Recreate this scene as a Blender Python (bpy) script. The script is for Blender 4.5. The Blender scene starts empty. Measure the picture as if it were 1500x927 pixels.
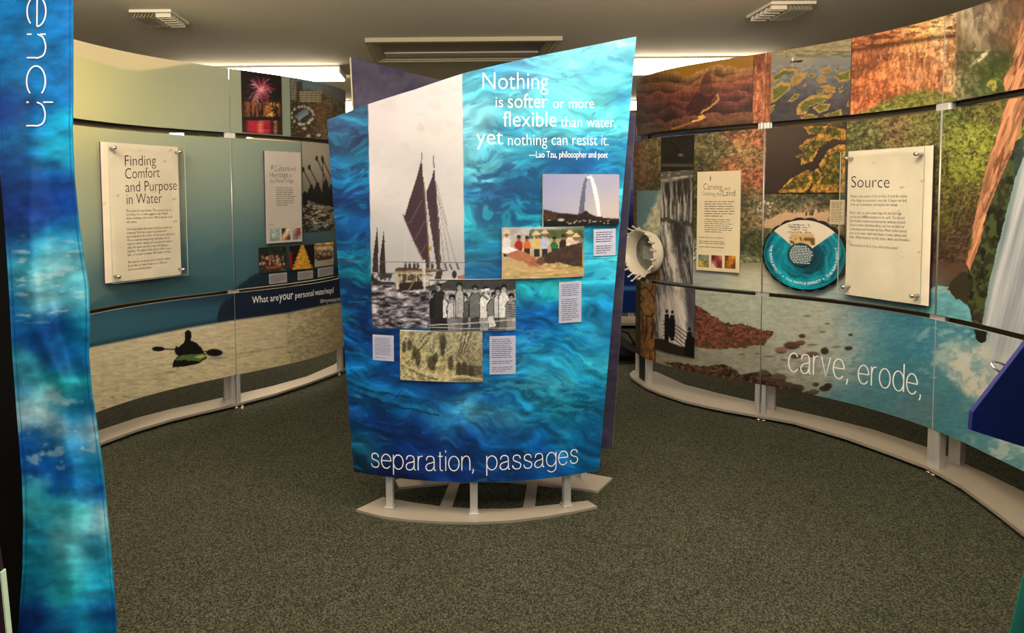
import bpy, bmesh, math, random
import numpy as np
from mathutils import Vector, Matrix

# ------------------------------------------------------------------ camera, world, lights, exposure
F, EYE, PIT, ROL, CX, CY = 820.0, 1.45, 0.0446, -0.0086, 636.4, 325.7
COL = bpy.context.scene.collection
SC = bpy.context.scene
cd = bpy.data.cameras.new('camera'); cam = bpy.data.objects.new('camera', cd); COL.objects.link(cam)
cd.sensor_width = 36.0; cd.sensor_fit = 'HORIZONTAL'; cd.lens = F / 1500 * 36
cd.shift_x = (750 - CX) / 1500; cd.shift_y = (CY - 463.5) / 1500
cd.clip_start = 0.05; cd.clip_end = 60
_U = Vector((0, math.sin(PIT), math.cos(PIT))); _R = Vector((1, 0, 0)); _Fw = Vector((0, math.cos(PIT), -math.sin(PIT)))
_cx = math.cos(ROL) * _R + math.sin(ROL) * _U; _cy = -math.sin(ROL) * _R + math.cos(ROL) * _U
m = Matrix.Identity(4)
for r in range(3):
    m[r][0], m[r][1], m[r][2] = _cx[r], _cy[r], -_Fw[r]
m[2][3] = EYE
cam.matrix_world = m
SC.camera = cam
SC.view_settings.view_transform = 'Standard'; SC.view_settings.look = 'None'
SC.view_settings.gamma = 1; SC.view_settings.use_curve_mapping = False
SC.view_settings.exposure = -0.08
w = bpy.data.worlds.new('room_world'); SC.world = w; w.use_nodes = True
w.node_tree.nodes['Background'].inputs[0].default_value = (0.9, 0.85, 0.75, 1)
w.node_tree.nodes['Background'].inputs[1].default_value = 0.25

def area(name, loc, target, sx, sy, energy, col):
    l = bpy.data.lights.new(name, 'AREA'); l.shape = 'RECTANGLE'; l.size = sx; l.size_y = sy
    l.energy = energy; l.color = col
    o = bpy.data.objects.new(name, l); COL.objects.link(o); o.location = loc
    o.rotation_euler = (Vector(target) - Vector(loc)).to_track_quat('-Z', 'Y').to_euler()
    return o
area('camera_key_light', (0.35, -1.6, 1.6), (0.2, 3.0, 1.1), 1.6, 1.0, 31.0, (1.0, 0.975, 0.96))  # unseen key light added behind the camera, facing the centre display
area('ceiling_lamp_light', (-0.2, 0.6, 2.55), (-0.2, 0.9, 0), 1.8, 0.6, 20.0, (1.0, 0.9, 0.74))
for sx, tx in ((-1.75, -2.05), (1.3, 1.65)):
    area('aisle_light', (sx, 1.75, 2.50), (tx, 2.7, 0), 1.2, 0.5, 28.0, (1.0, 0.90, 0.74))
    area('aisle_light_glow', (sx, 1.9, 2.38), (sx, 1.95, 3), 1.4, 0.5, 90.0, (1.0, 0.84, 0.62))
area('ceiling_uplight', (-0.2, 0.6, 2.2), (-0.2, 0.8, 3), 1.8, 0.8, 80.0, (1.0, 0.94, 0.85))  # unseen upward light added to brighten the ceiling
LAMP = 24.0

# ------------------------------------------------------------------ measuring: photo pixel -> ray from the camera
def ray(px, py):
    u0 = (np.asarray(px, float) - CX) / F; v0 = (CY - np.asarray(py, float)) / F
    c, s = math.cos(ROL), math.sin(ROL)
    u = c * u0 - s * v0; v = s * u0 + c * v0
    return u, math.cos(PIT) + v * math.sin(PIT), -math.sin(PIT) + v * math.cos(PIT)
def onz(px, py, z):
    x, y, q = ray(px, py); t = (z - EYE) / q
    return (float(x * t), float(y * t), z)
def ony(px, py, yy):
    x, y, q = ray(px, py); t = yy / y
    return (float(x * t), yy, float(EYE + q * t))
def proj(P):
    P = np.asarray(P, float); v = P - np.array([0, 0, EYE])
    a = v @ np.array(_cx); b = v @ np.array(_cy); d = v @ np.array(_Fw)
    return CX + F * a / d, CY - F * b / d

class Surf:
    """a vertical surface over a plan curve; s = metres along it, z = height"""
    def __init__(self, pts):
        self.c = np.array(pts, float)
        self.t = np.r_[0, np.cumsum(np.hypot(*np.diff(self.c, axis=0).T))]
        g = np.gradient(self.c, axis=0); g /= np.hypot(*g.T)[:, None]
        n = np.c_[g[:, 1], -g[:, 0]]                      # to the viewer's side when the curve runs left to right
        self.n = n; self.a = np.arctan2(self.c[:, 0], self.c[:, 1]); self.r = np.hypot(*self.c.T)
    def sz(self, px, py):
        x, y, q = ray(px, py); a = np.arctan2(x, y)
        i = np.argsort(self.a)
        s = np.interp(a, self.a[i], self.t[i]); r = np.interp(a, self.a[i], self.r[i])
        return float(s), float(EYE + q * r / np.hypot(x, y))
    def P(self, s, z, off=0.0):
        s = np.asarray(s, float)
        x = np.interp(s, self.t, self.c[:, 0]) + off * np.interp(s, self.t, self.n[:, 0])
        y = np.interp(s, self.t, self.c[:, 1]) + off * np.interp(s, self.t, self.n[:, 1])
        return np.stack([x, y, np.broadcast_to(np.asarray(z, float), x.shape)], -1)

def plan_from(px_pts, z, deg, ext0=0.3, ext1=0.3):
    q = np.array([onz(x, y, z)[:2] for x, y in px_pts])
    t = np.r_[0, np.cumsum(np.hypot(*np.diff(q, axis=0).T))]
    a, b = np.polyfit(t, q[:, 0], deg), np.polyfit(t, q[:, 1], deg)
    tt = np.linspace(0, t[-1], 160)
    c = np.c_[np.polyval(a, tt), np.polyval(b, tt)]
    d0 = (c[0] - c[2]); d0 /= np.hypot(*d0); d1 = (c[-1] - c[-3]); d1 /= np.hypot(*d1)
    pre = [c[0] + d0 * k * ext0 / 6 for k in range(6, 0, -1)]; post = [c[-1] + d1 * k * ext1 / 6 for k in range(1, 7)]
    return Surf(np.vstack([pre, c, post]))

# ------------------------------------------------------------------ numeric painting of flat print (colour of the print at each point)
def _h(i, j, s):
    v = np.sin(i * 127.1 + j * 311.7 + s * 74.7) * 43758.5453
    return v - np.floor(v)
def vn(x, y, s=0):
    i = np.floor(x); j = np.floor(y); f = x - i; g = y - j
    f = f * f * (3 - 2 * f); g = g * g * (3 - 2 * g)
    return (_h(i, j, s) * (1 - f) + _h(i + 1, j, s) * f) * (1 - g) + (_h(i, j + 1, s) * (1 - f) + _h(i + 1, j + 1, s) * f) * g
def fbm(x, y, s=0, o=4):
    t = 0; a = .5; n = 0
    for k in range(o):
        t = t + a * vn(x, y, s + k); n += a; a *= .55; x = x * 2.03 + 3.1; y = y * 2.03 + 1.7
    return t / n
def ss(a, b, x):
    t = np.clip((x - a) / (b - a), 0, 1); return t * t * (3 - 2 * t)
class CV:
    """flat print: X, Y are the print's own layout coordinates, C the ink colour (sRGB 0-255)"""
    def __init__(s, X, Y, base=(128, 128, 128)):
        s.X, s.Y = X, Y; s.C = np.tile(np.array(base, float), (len(X), 1))
    def put(s, m, col, a=1.0):
        m = (np.asarray(m, float) * a)[:, None]; s.C = s.C * (1 - m) + np.array(col, float) * m; return s
    def cp(s, txt, sig=30, warp=0, ws=40, seed=1, mask=None, ax=1.0):
        k = np.array([[float(v) for v in r.split()] for r in txt.strip().split(',')])
        X = s.X; Y = s.Y
        if warp:
            X = X + warp * (fbm(s.X / ws, s.Y / ws * 1.6, seed) - .5) * 2; Y = Y + warp * (fbm(s.X / ws, s.Y / ws * 1.6, seed + 9) - .5) * 2
        out = np.zeros_like(s.C); W = np.zeros(len(X))
        for x, y, r, g, b in k:
            wgt = np.exp(-(((X - x) / ax) ** 2 + (Y - y) ** 2) / (2 * sig * sig)) + 1e-3 / (1 + ((X - x) ** 2 + (Y - y) ** 2) / sig ** 2) ** 2
            W += wgt; out += wgt[:, None] * np.array([r, g, b])
        out /= W[:, None]
        if mask is None: s.C = out
        else: s.C = s.C * (1 - mask[:, None]) + out * mask[:, None]
        return s
    def box(s, x0, y0, x1, y1, soft=.01):
        return ((s.X >= x0) & (s.X <= x1) & (s.Y >= y0) & (s.Y <= y1)).astype(float)
    def poly(s, pts, j=0, js=6, seed=3):
        p = np.array(pts, float).reshape(-1, 2); M = np.zeros(len(s.X))
        q = j + 2
        b = (s.X > p[:, 0].min() - q) & (s.X < p[:, 0].max() + q) & (s.Y > p[:, 1].min() - q) & (s.Y < p[:, 1].max() + q)
        X = s.X[b]; Y = s.Y[b]
        if j:
            dx = (fbm(X / js, Y / js, seed) - .5) * 2 * j; dy = (fbm(X / js, Y / js, seed + 5) - .5) * 2 * j; X = X + dx; Y = Y + dy
        ins = np.zeros(len(X), bool)
        for a, c in zip(p, np.roll(p, -1, 0)):
            if a[1] == c[1]: continue
            ins ^= ((a[1] > Y) != (c[1] > Y)) & (X < (c[0] - a[0]) * (Y - a[1]) / (c[1] - a[1]) + a[0])
        M[b] = ins; return M
    def P(s, col, pts, j=0, js=6, seed=3, a=1.0): return s.put(s.poly(pts, j, js, seed), col, a)
    def ell(s, cx, cy, rx, ry, soft=.15):
        d = np.sqrt(((s.X - cx) / rx) ** 2 + ((s.Y - cy) / ry) ** 2); return 1 - ss(1 - soft, 1 + soft, d)
    def E(s, col, cx, cy, rx, ry, soft=.15, a=1.0): return s.put(s.ell(cx, cy, rx, ry, soft), col, a)
    def ln(s, col, pts, w=1.0, a=1.0, j=0, js=8, seed=4):
        p = np.array(pts, float).reshape(-1, 2); X, Y = s.X, s.Y
        b = (X > p[:, 0].min() - w - 2 - j) & (X < p[:, 0].max() + w + 2 + j) & (Y > p[:, 1].min() - w - 2 - j) & (Y < p[:, 1].max() + w + 2 + j)
        x = X[b]; y = Y[b]; M = np.zeros(len(X))
        if j: x = x + (fbm(x / js, y / js, seed) - .5) * 2 * j; y = y + (fbm(x / js, y / js, seed + 3) - .5) * 2 * j
        D = np.full(len(x), 1e9)
        for u, v in zip(p[:-1], p[1:]):
            e = v - u; L = e @ e + 1e-9; t = np.clip(((x - u[0]) * e[0] + (y - u[1]) * e[1]) / L, 0, 1)
            D = np.minimum(D, np.hypot(x - u[0] - t * e[0], y - u[1] - t * e[1]))
        M[b] = 1 - ss(w * .5 - .35, w * .5 + .45, D); return s.put(M, col, a)
    def tex(s, amp, sx, sy, seed=1, o=4, mask=None):
        n = 1 + amp * 2 * (fbm(s.X / sx, s.Y / sy, seed, o) - .5)
        if mask is not None: n = 1 + (n - 1) * mask
        s.C = np.clip(s.C * n[:, None], 0, 255); return s
    def spk(s, col, sx, sy, th, seed=1, mask=None, a=1.0, sharp=.05, o=3):
        m = ss(th - sharp, th + sharp, fbm(s.X / sx, s.Y / sy, seed, o))
        if mask is not None: m = m * mask
        return s.put(m, col, a)
def mute(C, k, g=1.0):
    l = (C @ np.array([.3, .59, .11]))[:, None]; return np.clip((C * (1 - k) + l * k) * g, 0, 255)
def soft_box(X, Y, x0, y0, x1, y1, e):
    return ss(x0 - e, x0 + e, X) * (1 - ss(x1 - e, x1 + e, X)) * ss(y0 - e, y0 + e, Y) * (1 - ss(y1 - e, y1 + e, Y))

# ------------------------------------------------------------------ materials
def srgb(c): return tuple(((v / 255) / 12.92 if v / 255 <= .04045 else ((v / 255 + .055) / 1.055) ** 2.4) for v in c)
def mat(name, col, rough=.6, metal=0.0, spec=.4, noise=0.0, nscale=30.0, bump=0.0, emit=None, estr=0.0, stretch=(1, 1, 1)):
    m = bpy.data.materials.new(name); m.use_nodes = True; nt = m.node_tree; b = nt.nodes['Principled BSDF']
    c = srgb(col) + (1,)
    b.inputs['Base Color'].default_value = c; b.inputs['Roughness'].default_value = rough
    b.inputs['Metallic'].default_value = metal; b.inputs['Specular IOR Level'].default_value = spec
    if noise or bump:
        tc = nt.nodes.new('ShaderNodeTexCoord'); mp = nt.nodes.new('ShaderNodeMapping'); mp.inputs['Scale'].default_value = stretch
        n = nt.nodes.new('ShaderNodeTexNoise'); n.inputs['Scale'].default_value = nscale; n.inputs['Detail'].default_value = 5
        nt.links.new(tc.outputs['Object'], mp.inputs[0]); nt.links.new(mp.outputs[0], n.inputs['Vector'])
        if noise:
            r = nt.nodes.new('ShaderNodeValToRGB'); r.color_ramp.elements[0].position = .3; r.color_ramp.elements[1].position = .7
            r.color_ramp.elements[0].color = tuple(v * (1 - noise) for v in c[:3]) + (1,)
            r.color_ramp.elements[1].color = tuple(min(1, v * (1 + noise)) for v in c[:3]) + (1,)
            nt.links.new(n.outputs[0], r.inputs[0]); nt.links.new(r.outputs[0], b.inputs['Base Color'])
        if bump:
            bp = nt.nodes.new('ShaderNodeBump'); bp.inputs['Strength'].default_value = bump; bp.inputs['Distance'].default_value = .01
            nt.links.new(n.outputs[0], bp.inputs['Height']); nt.links.new(bp.outputs[0], b.inputs['Normal'])
    if emit:
        b.inputs['Emission Color'].default_value = srgb(emit) + (1,); b.inputs['Emission Strength'].default_value = estr
    return m
def printmat(name, rough=.45, spec=.3, gain=(1, 1, 1), weave=0.0):
    m = bpy.data.materials.new(name); m.use_nodes = True; nt = m.node_tree; b = nt.nodes['Principled BSDF']
    a = nt.nodes.new('ShaderNodeAttribute'); a.attribute_name = 'ink'
    mx = nt.nodes.new('ShaderNodeMix'); mx.data_type = 'RGBA'; mx.blend_type = 'MULTIPLY'; mx.inputs['Factor'].default_value = 1
    mx.inputs[7].default_value = tuple(gain) + (1,)
    nt.links.new(a.outputs['Color'], mx.inputs[6]); nt.links.new(mx.outputs[2], b.inputs['Base Color'])
    b.inputs['Roughness'].default_value = rough; b.inputs['Specular IOR Level'].default_value = spec
    if weave:
        tc = nt.nodes.new('ShaderNodeTexCoord'); n = nt.nodes.new('ShaderNodeTexNoise'); n.inputs['Scale'].default_value = 900
        nt.links.new(tc.outputs['Object'], n.inputs['Vector'])
        bp = nt.nodes.new('ShaderNodeBump'); bp.inputs['Strength'].default_value = weave; bp.inputs['Distance'].default_value = .002
        nt.links.new(n.outputs[0], bp.inputs['Height']); nt.links.new(bp.outputs[0], b.inputs['Normal'])
    return m
MAT = dict(
    white_edge=mat('panel_edge_white', (190, 185, 178), .6), navy_back=mat('panel_back_dark', (62, 58, 84), .75, noise=.25, nscale=3),
    dark_rail=mat('bronze_rail', (70, 62, 44), .5, .2), alu=mat('brushed_aluminium', (200, 198, 200), .38, .55, noise=.04, nscale=40, stretch=(1, 1, .05)),
    plate=mat('champagne_plate', (160, 152, 142), .45, .35, noise=.03, nscale=60), chrome=mat('chrome', (220, 220, 222), .18, .9),
    black=mat('black_laminate', (9, 9, 10), .5), black_ink=mat('black_ink', (18, 16, 16), .6, spec=.2), grey_ink=mat('grey_ink', (70, 66, 64), .6, spec=.2),
    white_ink=mat('white_vinyl', (245, 245, 250), .5, spec=.3), pale_ink=mat('pale_vinyl', (205, 215, 225), .5), blue_ink=mat('violet_ink', (60, 50, 110), .6),
    paint_white=mat('white_enamel', (205, 196, 176), .5), purple_edge=mat('purple_board_edge', (70, 30, 80), .6),
    ceramic=mat('glazed_ivory_plastic', (228, 218, 200), .3), rubber=mat('dark_rubber', (18, 17, 16), .8),
)
MAT['lamp'] = mat('lit_diffuser', (255, 250, 240), .5, emit=(255, 236, 205), estr=LAMP)
PM_W = printmat('wall_print_ink', .5, .25); PM_C = printmat('display_print_ink', .42, .3, weave=.15); PM_P = printmat('photo_print_ink', .4, .3)
PM_B = printmat('banner_fabric_dye', .7, .2, weave=.4)
def acrylic():
    m = bpy.data.materials.new('clear_acrylic'); m.use_nodes = True; nt = m.node_tree; nt.nodes.clear()
    o = nt.nodes.new('ShaderNodeOutputMaterial'); t = nt.nodes.new('ShaderNodeBsdfTransparent'); g = nt.nodes.new('ShaderNodeBsdfGlossy')
    t.inputs[0].default_value = (.985, .992, .988, 1); g.inputs['Roughness'].default_value = .04
    mx = nt.nodes.new('ShaderNodeMixShader'); mx.inputs[0].default_value = .035
    nt.links.new(t.outputs[0], mx.inputs[1]); nt.links.new(g.outputs[0], mx.inputs[2]); nt.links.new(mx.outputs[0], o.inputs[0])
    return m
MAT['acrylic'] = acrylic(); MAT['acrylic_edge'] = mat('acrylic_polished_edge', (175, 185, 172), .2)

# ------------------------------------------------------------------ building
class Thing:
    def __init__(s, name, label, cat, loc, group=None, kind=None):
        s.o = bpy.data.objects.new(name, None); COL.objects.link(s.o); s.o.location = loc; s.loc = np.array(loc, float); s.o.empty_display_size = .1
        if label: s.o['label'] = label
        if cat: s.o['category'] = cat
        if group: s.o['group'] = group
        if kind: s.o['kind'] = kind
def link(name, me, thing=None, parent=None):
    o = bpy.data.objects.new(name, me); COL.objects.link(o)
    if parent is not None: o.parent = parent
    elif thing is not None: o.parent = thing.o
    return o
def mesh_of(name, V, Fc, mats, mi=None, loc=(0, 0, 0), smooth=False):
    me = bpy.data.meshes.new(name); V = np.asarray(V, float) - np.array(loc, float)
    me.from_pydata(V.tolist(), [], Fc)
    for k in mats: me.materials.append(k)
    if mi is not None: me.polygons.foreach_set('material_index', np.asarray(mi, np.int32))
    if smooth: me.polygons.foreach_set('use_smooth', np.ones(len(me.polygons), bool))
    me.update(); return me
class MB:
    def __init__(s): s.V = []; s.F = []; s.M = []
    def add(s, V, Fc, m=0):
        b = len(s.V); s.V += [tuple(v) for v in V]; s.F += [tuple(i + b for i in f) for f in Fc]; s.M += [m] * len(Fc); return s
    def box(s, c, size, rz=0, m=0, bev=0.0):
        x, y, z = [v / 2 for v in size]; ca, sa = math.cos(rz), math.sin(rz)
        if bev:
            b = min(bev, x * .9, y * .9)
            ring = [(-x + b, -y), (x - b, -y), (x, -y + b), (x, y - b), (x - b, y), (-x + b, y), (-x, y - b), (-x, -y + b)]
        else: ring = [(-x, -y), (x, -y), (x, y), (-x, y)]
        n = len(ring); V = [(c[0] + a * ca - d * sa, c[1] + a * sa + d * ca, c[2] + q) for q in (-z, z) for a, d in ring]
        Fc = [tuple(range(n - 1, -1, -1)), tuple(range(n, 2 * n))] + [(i, (i + 1) % n, n + (i + 1) % n, n + i) for i in range(n)]
        return s.add(V, Fc, m)
    def hexa(s, P8, m=0):   # bottom 4 (ccw), top 4
        return s.add(P8, [(3, 2, 1, 0), (4, 5, 6, 7), (0, 1, 5, 4), (1, 2, 6, 5), (2, 3, 7, 6), (3, 0, 4, 7)], m)
    def prism(s, ring, z0, z1, m=0):
        n = len(ring); V = [(x, y, z0) for x, y in ring] + [(x, y, z1) for x, y in ring]
        return s.add(V, [tuple(range(n - 1, -1, -1)), tuple(range(n, 2 * n))] + [(i, (i + 1) % n, n + (i + 1) % n, n + i) for i in range(n)], m)
    def tube(s, pts, r, n=10, m=0, cap=True):
        pts = [Vector(p) for p in pts]; b = len(s.V); rr = r if hasattr(r, '__len__') else [r] * len(pts)
        up = Vector((0, 0, 1))
        for i, p in enumerate(pts):
            d = (pts[min(i + 1, len(pts) - 1)] - pts[max(i - 1, 0)]).normalized()
            q = up if abs(d.dot(up)) < .95 else Vector((1, 0, 0)); a = d.cross(q).normalized(); c = d.cross(a)
            for k in range(n):
                t = 2 * math.pi * k / n; s.V.append(tuple(p + rr[i] * (math.cos(t) * a + math.sin(t) * c)))
        for i in range(len(pts) - 1):
            for k in range(n): s.F.append((b + i * n + k, b + i * n + (k + 1) % n, b + (i + 1) * n + (k + 1) % n, b + (i + 1) * n + k)); s.M.append(m)
        if cap:
            s.F.append(tuple(b + k for k in range(n - 1, -1, -1))); s.M.append(m); e = b + (len(pts) - 1) * n; s.F.append(tuple(e + k for k in range(n))); s.M.append(m)
        return s
    def build(s, name, mats, thing=None, parent=None, smooth=False):
        loc = thing.loc if thing else (0, 0, 0)
        me = mesh_of(name, s.V, s.F, mats if isinstance(mats, list) else [mats], s.M, loc, smooth)
        bm = bmesh.new(); bm.from_mesh(me); bmesh.ops.recalc_face_normals(bm, faces=bm.faces); bm.to_mesh(me); bm.free()
        return link(name, me, thing, parent)
def solo(name, mb, mats, label, cat, base, group=None, smooth=False):
    """a thing that is one mesh"""
    class T: pass
    t = T(); t.loc = np.array(base, float); t.o = None
    me = mesh_of(name, mb.V, mb.F, mats if isinstance(mats, list) else [mats], mb.M, base, smooth)
    bm = bmesh.new(); bm.from_mesh(me); bmesh.ops.recalc_face_normals(bm, faces=bm.faces); bm.to_mesh(me); bm.free()
    o = link(name, me); o.location = base; tag(o, label, cat, group); return o
def tag(o, label=None, cat=None, group=None, kind=None):
    for k, v in (('label', label), ('category', cat), ('group', group), ('kind', kind)):
        if v: o[k] = v
    return o

def board(name, surf, bot, top, off, thick, paint, thing, mats, step=1.35, parent=None, gain=1.0, loc=None, maxn=520):
    """printed board lying on a vertical surface: bot(u), top(u) -> (s, z); front face carries the ink"""
    c = [surf.P(*f(u), off) for f in (bot, top) for u in (0., 1.)]
    q = [proj(p) for p in c]
    wpx = max(math.dist(q[0], q[1]), math.dist(q[2], q[3])); hpx = max(math.dist(q[0], q[2]), math.dist(q[1], q[3]))
    nu = int(min(maxn, max(6, wpx / step))); nv = int(min(maxn, max(4, hpx / step)))
    u = np.linspace(0, 1, nu + 1); B = np.array([bot(x) for x in u]); T = np.array([top(x) for x in u])
    v = np.linspace(0, 1, nv + 1)[:, None]
    S = B[:, 0] * (1 - v) + T[:, 0] * v; Z = B[:, 1] * (1 - v) + T[:, 1] * v
    Pf = surf.P(S.ravel(), Z.ravel(), off); Pb = surf.P(S.ravel(), Z.ravel(), off - thick)
    X, Y = proj(Pf); C = paint(X, Y)
    W = nu + 1; N = W * (nv + 1)
    idx = np.arange(N).reshape(nv + 1, W)
    front = np.stack([idx[:-1, :-1], idx[:-1, 1:], idx[1:, 1:], idx[1:, :-1]], -1).reshape(-1, 4)
    # rim: boundary loop, its back copy
    loop = np.r_[idx[0, :], idx[1:, -1], idx[-1, -2::-1], idx[-2:0:-1, 0]]; nl = len(loop)
    V = np.vstack([Pf, Pb[loop], Pb[idx[0, :]], Pb[idx[-1, :]]])
    lb = N + np.arange(nl)
    rim = [(int(loop[(i + 1) % nl]), int(loop[i]), int(lb[i]), int(lb[(i + 1) % nl])) for i in range(nl)]
    b0 = N + nl; back = [(b0 + i + 1, b0 + i, b0 + W + i, b0 + W + i + 1) for i in range(nu)]
    me = bpy.data.meshes.new(name); L = np.array(loc if loc is not None else (thing.loc if thing else (0, 0, 0)), float)
    Fc = front.tolist() + rim + back
    me.from_pydata((V - L).tolist(), [], Fc)
    for k in mats: me.materials.append(k)
    mi = np.r_[np.zeros(len(front)), np.ones(len(rim)), np.full(len(back), 2)].astype(np.int32); me.polygons.foreach_set('material_index', mi)
    col = np.ones((len(V), 4)); cc = np.clip(C / 255, 0, 1)
    lin = np.where(cc <= .04045, cc / 12.92, ((cc + .055) / 1.055) ** 2.4) * np.array(gain)
    col[:N, :3] = np.clip(lin, 0.002, .95); col[N:, :3] = .5
    at = me.color_attributes.new('ink', 'FLOAT_COLOR', 'POINT'); at.data.foreach_set('color', col.ravel())
    me.update()
    return link(name, me, thing, parent)
def rect(surf, x0, x1, yt0, yt1, yb0, yb1):
    """rectangle on a surface from the photo positions of its four corners (left/right, top/bottom)"""
    a, b = surf.sz(x0, (yt0 + yb0) / 2)[0], surf.sz(x1, (yt1 + yb1) / 2)[0]
    zt = (surf.sz(x0, yt0)[1] + surf.sz(x1, yt1)[1]) / 2; zb = (surf.sz(x0, yb0)[1] + surf.sz(x1, yb1)[1]) / 2
    return a, b, zb, zt
def rb(a, b, zb, zt): return (lambda u: (a + (b - a) * u, zb)), (lambda u: (a + (b - a) * u, zt))

# lettering: collected first, then turned to meshes at once
TXT = []
def text(body, surf, x0, x1, y0, y1, cap, m, thing, parent=None, off=.001, fat=0.0, name='lettering', res=2, flat=False):
    """one line: baseline from (x0,y0) to (x1,y1), capital height cap (photo px)"""
    s0, z0 = surf.sz(x0, y0); s1, z1 = surf.sz(x1, y1); zh = abs(surf.sz(x0, y0)[1] - surf.sz(x0, y0 - cap)[1])
    if flat: z0 = z1 = (z0 + z1) / 2
    for e in TXT:
        if e['pa'] is parent and e['m'] is m and e['name'] == name and e['surf'] is surf: e['b'].append((body, s0, z0, s1, z1, zh, fat)); return
    TXT.append(dict(b=[(body, s0, z0, s1, z1, zh, fat)], surf=surf, m=m, th=thing, pa=parent, off=off, fat=fat, name=name, res=res))
def block(lines, surf, x0, x1, yt0, yt1, yb0, yb1, m, thing, parent=None, off=.001, fill=.62, name='body_text', fat=0.0, kx=None):
    """small running text in one mesh; the longest line fills the width"""
    s0, s1, zb, zt = rect(surf, x0, x1, yt0, yt1, yb0, yb1); n = len(lines); mx = max(len(l) for l in lines); lh = (zt - zb) / n; it = []
    for i, l in enumerate(lines):
        if l.strip(): it.append((l, s0, zt - lh * (i + .85), s0 + (s1 - s0) * len(l) / mx, zt - lh * (i + .85), lh * fill))
    TXT.append(dict(b=it, surf=surf, m=m, th=thing, pa=parent, off=off, fat=fat, name=name, res=1))
def flush_text():
    tmp = []
    for e in TXT:
        for it in e['b']:
            c = bpy.data.curves.new('t', 'FONT'); c.body = it[0]; c.size = 1; c.resolution_u = e['res']; c.offset = it[6] if len(it) > 6 else e['fat']
            o = bpy.data.objects.new('t', c); COL.objects.link(o); tmp.append((e, it, o))
    bpy.context.view_layer.update(); dg = bpy.context.evaluated_depsgraph_get(); acc = {}
    for e, it, o in tmp:
        me = bpy.data.meshes.new_from_object(o.evaluated_get(dg)); n = len(me.vertices)
        if n:
            v = np.zeros(n * 3); me.vertices.foreach_get('co', v); v = v.reshape(-1, 3)
            s0, z0, s1, z1, zh = it[1:6]; x0, x1 = v[:, 0].min(), v[:, 0].max(); f = (v[:, 0] - x0) / (x1 - x0)
            P = e['surf'].P(s0 + (s1 - s0) * f, z0 + (z1 - z0) * f + v[:, 1] / .72 * zh, e['off'])
            A = acc.setdefault(id(e), (e, [], [])); b = sum(len(k) for k in A[1]); A[1].append(P)
            A[2].extend([tuple(i + b for i in p.vertices) for p in me.polygons])
        c = o.data; bpy.data.objects.remove(o); bpy.data.curves.remove(c); bpy.data.meshes.remove(me)
    for e, Vs, Fc in acc.values():
        me = mesh_of(e['name'], np.vstack(Vs), Fc, [e['m']], None, e['th'].loc); o = link(e['name'], me, e['th'], e['pa'])
        if e['name'] == 'body_text': o['kind'] = 'stuff'
    TXT.clear()

# hair-line letters: centre lines on an x-height of 1, swept to a flat ribbon of constant width
def _arc(cx, cy, rx, ry, a0, a1, n=28): return [(cx + rx * math.cos(math.radians(a0 + (a1 - a0) * i / n)), cy + ry * math.sin(math.radians(a0 + (a1 - a0) * i / n))) for i in range(n + 1)]
def _cr(p, k=6):
    p = [p[0]] + list(p) + [p[-1]]; o = []
    for i in range(1, len(p) - 2):
        for j in range(k):
            t = j / k; o.append(tuple(.5 * ((2 * p[i][d]) + (-p[i - 1][d] + p[i + 1][d]) * t + (2 * p[i - 1][d] - 5 * p[i][d] + 4 * p[i + 1][d] - p[i + 2][d]) * t * t + (-p[i - 1][d] + 3 * p[i][d] - 3 * p[i + 1][d] + p[i + 2][d]) * t ** 3) for d in (0, 1)))
    return o + [p[-1]]
_ar = _cr([(0, .55), (.1, .85), (.38, 1), (.64, .9), (.74, .62), (.74, .4), (.74, 0)])
GLY = dict(o=(.96, [_arc(.48, .5, .48, .5, 0, 360, 40)]), c=(.88, [_arc(.48, .5, .48, .5, 38, 322)]), e=(.94, [[(0.01, .53), (.95, .53)], _arc(.48, .5, .48, .5, 4, 322)]),
    a=(.92, [_cr([(.07, .72), (.16, .93), (.45, 1), (.72, .92), (.8, .68), (.8, .3), (.82, .06), (.95, .01)]), _cr([(.8, .62), (.55, .54), (.2, .46), (.02, .25), (.14, .04), (.38, 0), (.64, .08), (.8, .32)])]),
    s=(.80, [_cr([(.76, .74), (.66, .93), (.4, 1), (.16, .93), (.08, .75), (.18, .6), (.42, .52), (.7, .42), (.8, .25), (.68, .06), (.42, 0), (.14, .07), (.02, .27)])]),
    p=(.96, [[(0, 1), (0, -.42)], _arc(.48, .5, .48, .5, 0, 360, 40)]), d=(.96, [[(.96, 1.42), (.96, 0)], _arc(.48, .5, .48, .5, 0, 360, 40)]),
    g=(.96, [_cr([(.96, 1), (.96, .5), (.96, 0), (.88, -.28), (.5, -.42), (.1, -.27)]), _arc(.48, .5, .48, .5, 0, 360, 40)]),
    r=(.46, [[(0, 0), (0, 1)], _cr([(0, .6), (.1, .88), (.26, .98), (.44, .99)])]), t=(.44, [_cr([(.18, 1.3), (.18, .8), (.18, .2), (.26, .03), (.44, .02)]), [(0, 1), (.42, 1)]]),
    i=(.02, [[(0, 0), (0, 1)], [(0, 1.27), (0, 1.42)]]), n=(.74, [[(0, 0), (0, 1)], _ar]), h=(.74, [[(0, 0), (0, 1.42)], _ar]), v=(.82, [[(0, 1), (.41, 0), (.82, 1)]]))
GLY[','] = (.1, [[(.06, .08), (.06, -.04), (-.03, -.22)]]); GLY[' '] = (.3, [])
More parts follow.
